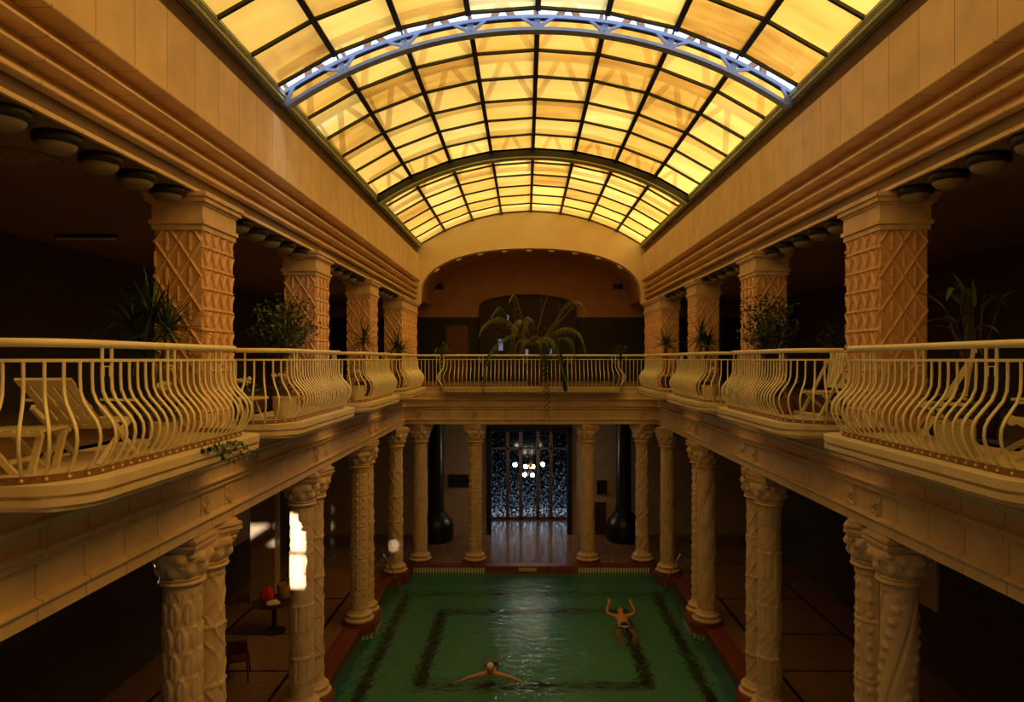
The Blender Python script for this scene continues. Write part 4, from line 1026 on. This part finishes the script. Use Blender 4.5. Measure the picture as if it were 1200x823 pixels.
# ------------------------------------------------------------------ swimmers
def person(name, loc, rz, verts, edges, radii, label, root=0, rot=None):
    me = bpy.data.meshes.new(name); me.from_pydata([Vector(v) for v in verts], edges, []); me.update(); me.materials.append(M['skin'])
    o = bpy.data.objects.new(name, me); COL.objects.link(o); o.location = loc; o.rotation_euler = rot or (0,0,rz)
    md = o.modifiers.new('skin', 'SKIN'); md.use_smooth_shade = True
    if not me.skin_vertices: 
        bpy.context.view_layer.objects.active = o
        bpy.ops.mesh.customdata_skin_add()
    sv = me.skin_vertices[0].data
    for i, rr in enumerate(radii): sv[i].radius = rr if isinstance(rr, tuple) else (rr, rr); sv[i].use_root = (i == root)
    sb = o.modifiers.new('subsurf', 'SUBSURF'); sb.levels = 1; sb.render_levels = 2
    return tag(o, label, 'person', 'swimmers')
class Sk:
    def __init__(s): s.v=[]; s.e=[]; s.r=[]
    def add(s, p, r, prev=None):
        s.v.append(tuple(p)); s.r.append(r)
        if prev is not None: s.e.append((prev, len(s.v)-1))
        return len(s.v)-1
    def hand(s, wrist, d, up):
        """palm plus five fingers, from wrist vertex along d; up = back of hand"""
        w = Vector(s.v[wrist]); d = Vector(d).normalized(); up = Vector(up); up = (up-d*up.dot(d)).normalized(); sd = d.cross(up)
        palm = s.add(w+d*.05, (.034,.016), wrist); kn = s.add(w+d*.085, (.036,.014), palm)
        for i,(o,l) in enumerate(((-.03,.062),(-.010,.075),(.011,.072),(.031,.055))):
            a = s.add(w+d*.10+sd*o, .0095, kn); c = s.add(w+d*(.10+l*.55)+sd*o*1.25-up*.006, .0085, a); s.add(w+d*(.10+l)+sd*o*1.4-up*.02, .007, c)
        a = s.add(w+d*.045-sd*.038, .011, palm); c = s.add(w+d*.075-sd*.062-up*.004, .0095, a); s.add(w+d*.10-sd*.075-up*.01, .008, c)
# swimmer 1: breaststroke towards the camera; local -y is forward
k = Sk()
pel = k.add((0,.62,-.20), (.16,.10)); wai = k.add((0,.42,-.15), (.14,.095), pel); che = k.add((0,.18,-.07), (.17,.11), wai); nb = k.add((0,.05,-.01), (.11,.085), che)
nk = k.add((0,-.01,.05), (.06,.06), nb); hd0 = k.add((0,-.055,.11), (.072,.085), nk); hd1 = k.add((0,-.065,.19), (.078,.095), hd0); k.add((0,-.055,.245), (.055,.07), hd1)
k.add((0,-.165,.155), .013, hd1)
for s in (-1,1):
    k.add((s*.086,-.05,.165), .012, hd1)
    sh = k.add((s*.19,.06,-.03), .062, nb); el = k.add((s*.43,-.06,-.035), .046, sh); mid = k.add((s*.55,-.15,-.04), .040, el); wr = k.add((s*.68,-.25,-.045), .028, mid)
    k.hand(wr, (s*.75,-.6,-.05), (0,0,1))
    hp = k.add((s*.11,.72,-.24), .09, pel); kn = k.add((s*.13,1.08,-.52), .062, hp); an = k.add((s*.10,1.44,-.70), .038, kn); k.add((s*.12,1.60,-.78), .028, an)
p1 = at(574,783,1); Y1 = 7.0*F/(792-V0)
sw1 = person('person', (CX+(574.5-U0)*Y1/F, Y1+.05, .0), 0, k.v, k.e, k.r, 'swimmer with pale cap doing breaststroke towards the camera, arms spread wide', pel)
MB().lathe([(.083,.205),(.080,.235),(.066,.265),(.042,.284),(.012,.291)], n=20).build('swim_cap', M['capw'], sw1, 60, (0,-.055,-.0))
b = MB(); 
for s in (-1,1): b.ball((s*.074,-.03,.195), .035, 10, (.6,1.2,1.3))
b.build('hair', M['hair'], sw1, 60)
b = MB()
for s in (-1,1): b.ball((s*.03,-.150,.182), .011, 8)
b.build('eye', M['hair'], sw1, 60)
MB().ball((0,-.146,.118), .02, 8, (1.1,.5,.35)).build('mouth', mat('lips', (.4,.08,.07), .5), sw1, 60)
MB().lathe([(.165,-.02),(.172,.06),(.168,.13),(.16,.2)], n=20).build('swimsuit', M['trunks'], sw1, 60, (0,.50,-.28))
sw1.children[-1].rotation_euler = (radians(70),0,0); sw1.children[-1].location = (0,.72,-.21); sw1.children[-1].scale = (1.02,.7,1)
# swimmer 2: floating on the back, feet to the camera, arms bent up
k = Sk()
pel = k.add((0,0,-.10), (.15,.10)); wai = k.add((0,.18,-.07), (.14,.10), pel); che = k.add((0,.38,-.03), (.175,.125), wai); nb = k.add((0,.52,-.03), (.12,.09), che)
nk = k.add((0,.60,.0), (.06,.06), nb); h0 = k.add((0,.67,.04), (.075,.085), nk); h1 = k.add((0,.75,.07), (.08,.095), h0); k.add((0,.81,.08), (.055,.065), h1); k.add((0,.715,.165), .013, h1)
for s in (-1,1):
    k.add((s*.088,.74,.06), .012, h1)
    sh = k.add((s*.19,.52,-.01), .065, nb); el = k.add((s*.37,.60,.05), .046, sh); mid = k.add((s*.37,.68,.14), .040, el); wr = k.add((s*.31,.78,.23), .028, mid)
    k.hand(wr, (-s*.15,.6,.55), (0,.6,-.6))
    hp = k.add((s*.10,-.10,-.10), .092, pel); kn = k.add((s*.23,-.40,-.20), .062, hp); an = k.add((s*.17,-.58,-.56), .038, kn); k.add((s*.19,-.70,-.60), .028, an)
Y2 = 7.0*F/(731-V0)
sw2 = person('person', (CX+(731-U0)*Y2/F, Y2-.05, .02), 0, k.v, k.e, k.r, 'man in dark trunks floating on his back with raised bent arms', pel)
b = MB(); b.ball((0,.80,.055), .088, 14, (1,.75,.95)); b.build('hair', M['hair'], sw2, 60)
b = MB()
for s in (-1,1): b.ball((s*.03,.755,.160), .011, 8)
b.build('eye', M['hair'], sw2, 60)
MB().ball((0,.665,.122), .02, 8, (1.1,.35,.5)).build('mouth', mat('lips2', (.4,.08,.07), .5), sw2, 60)
b = MB(); b.lathe([(.158,-.10),(.168,-.02),(.166,.05),(.155,.10)], n=22)
for s in (-1,1): b.tube([(s*.07,.02,-.04),(s*.13,0,-.22)], [.115,.10], 14)
tr = b.build('swim_trunks', M['trunks'], sw2, 60); tr.rotation_euler = (radians(-90),0,0); tr.location = (0,.0,-.10); tr.scale = (1,.75,1)

# ------------------------------------------------------------------ light
wd = bpy.data.worlds.new('sky'); S.world = wd; wd.use_nodes = True; nt = wd.node_tree; bg = nt.nodes['Background']
tc = nt.nodes.new('ShaderNodeTexCoord'); sp = nt.nodes.new('ShaderNodeSeparateXYZ'); nt.links.new(tc.outputs['Generated'], sp.inputs[0])
rp = nt.nodes.new('ShaderNodeValToRGB'); nt.links.new(sp.outputs[2], rp.inputs[0])
rp.color_ramp.elements[0].position = 0; rp.color_ramp.elements[0].color = (.12,.15,.18,1); e_ = rp.color_ramp.elements.new(.03); e_.color = (1.7,1.8,2.0,1); rp.color_ramp.elements[-1].position = .4; rp.color_ramp.elements[1].position = .03; rp.color_ramp.elements[-1].color = (.76,.88,1,1)
nt.links.new(rp.outputs[0], bg.inputs[0]); bg.inputs[1].default_value = 1.3
def light(name, kind, loc, rot=None, **kw):
    l = bpy.data.lights.new(name, kind); o = bpy.data.objects.new(name, l); COL.objects.link(o); o.location = loc
    if rot is not None: o.rotation_euler = rot
    for a, v in kw.items(): setattr(l, a, v)
    return o
sd = Vector((-.72,.2,-.66)).normalized()
light('sun', 'SUN', (20,-8,30), sd.to_track_quat('-Z','Y').to_euler(), energy=3.0, color=(1,.93,.8), angle=radians(35))
def spot(name, src, dst, half, en, col, blend=.15, rad=.05):
    d = (Vector(dst)-Vector(src)); return light(name, 'SPOT', src, d.to_track_quat('-Z','Y').to_euler(), energy=en, color=col, spot_size=2*half, spot_blend=blend, shadow_soft_size=rad)
SPOTP = Vector((-5.6,-.5,5.45))
spot('sun_patch_spot', SPOTP, (-5.75,12.0,3.75), radians(8), 26000, (1,.84,.56), .1, .04)  # added spot lamp standing in for sunlight, cut by the partition holes
spot('sun_patch_spot_corner', (-1.0,2.0,6.0), at(461,640,21.4), radians(.55), 9000, (1,.85,.6))  # added spot inside the hall, imitates a small sun patch

# ------------------------------------------------------------------ view
S.view_settings.view_transform = 'Standard'; S.view_settings.look = 'None'; S.view_settings.gamma = 1; S.view_settings.use_curve_mapping = False
S.view_settings.exposure = .2
S.cycles.max_bounces = 10; S.cycles.diffuse_bounces = 5; S.cycles.glossy_bounces = 4; S.cycles.transmission_bounces = 6; S.cycles.transparent_max_bounces = 12
S.cycles.sample_clamp_indirect = 4
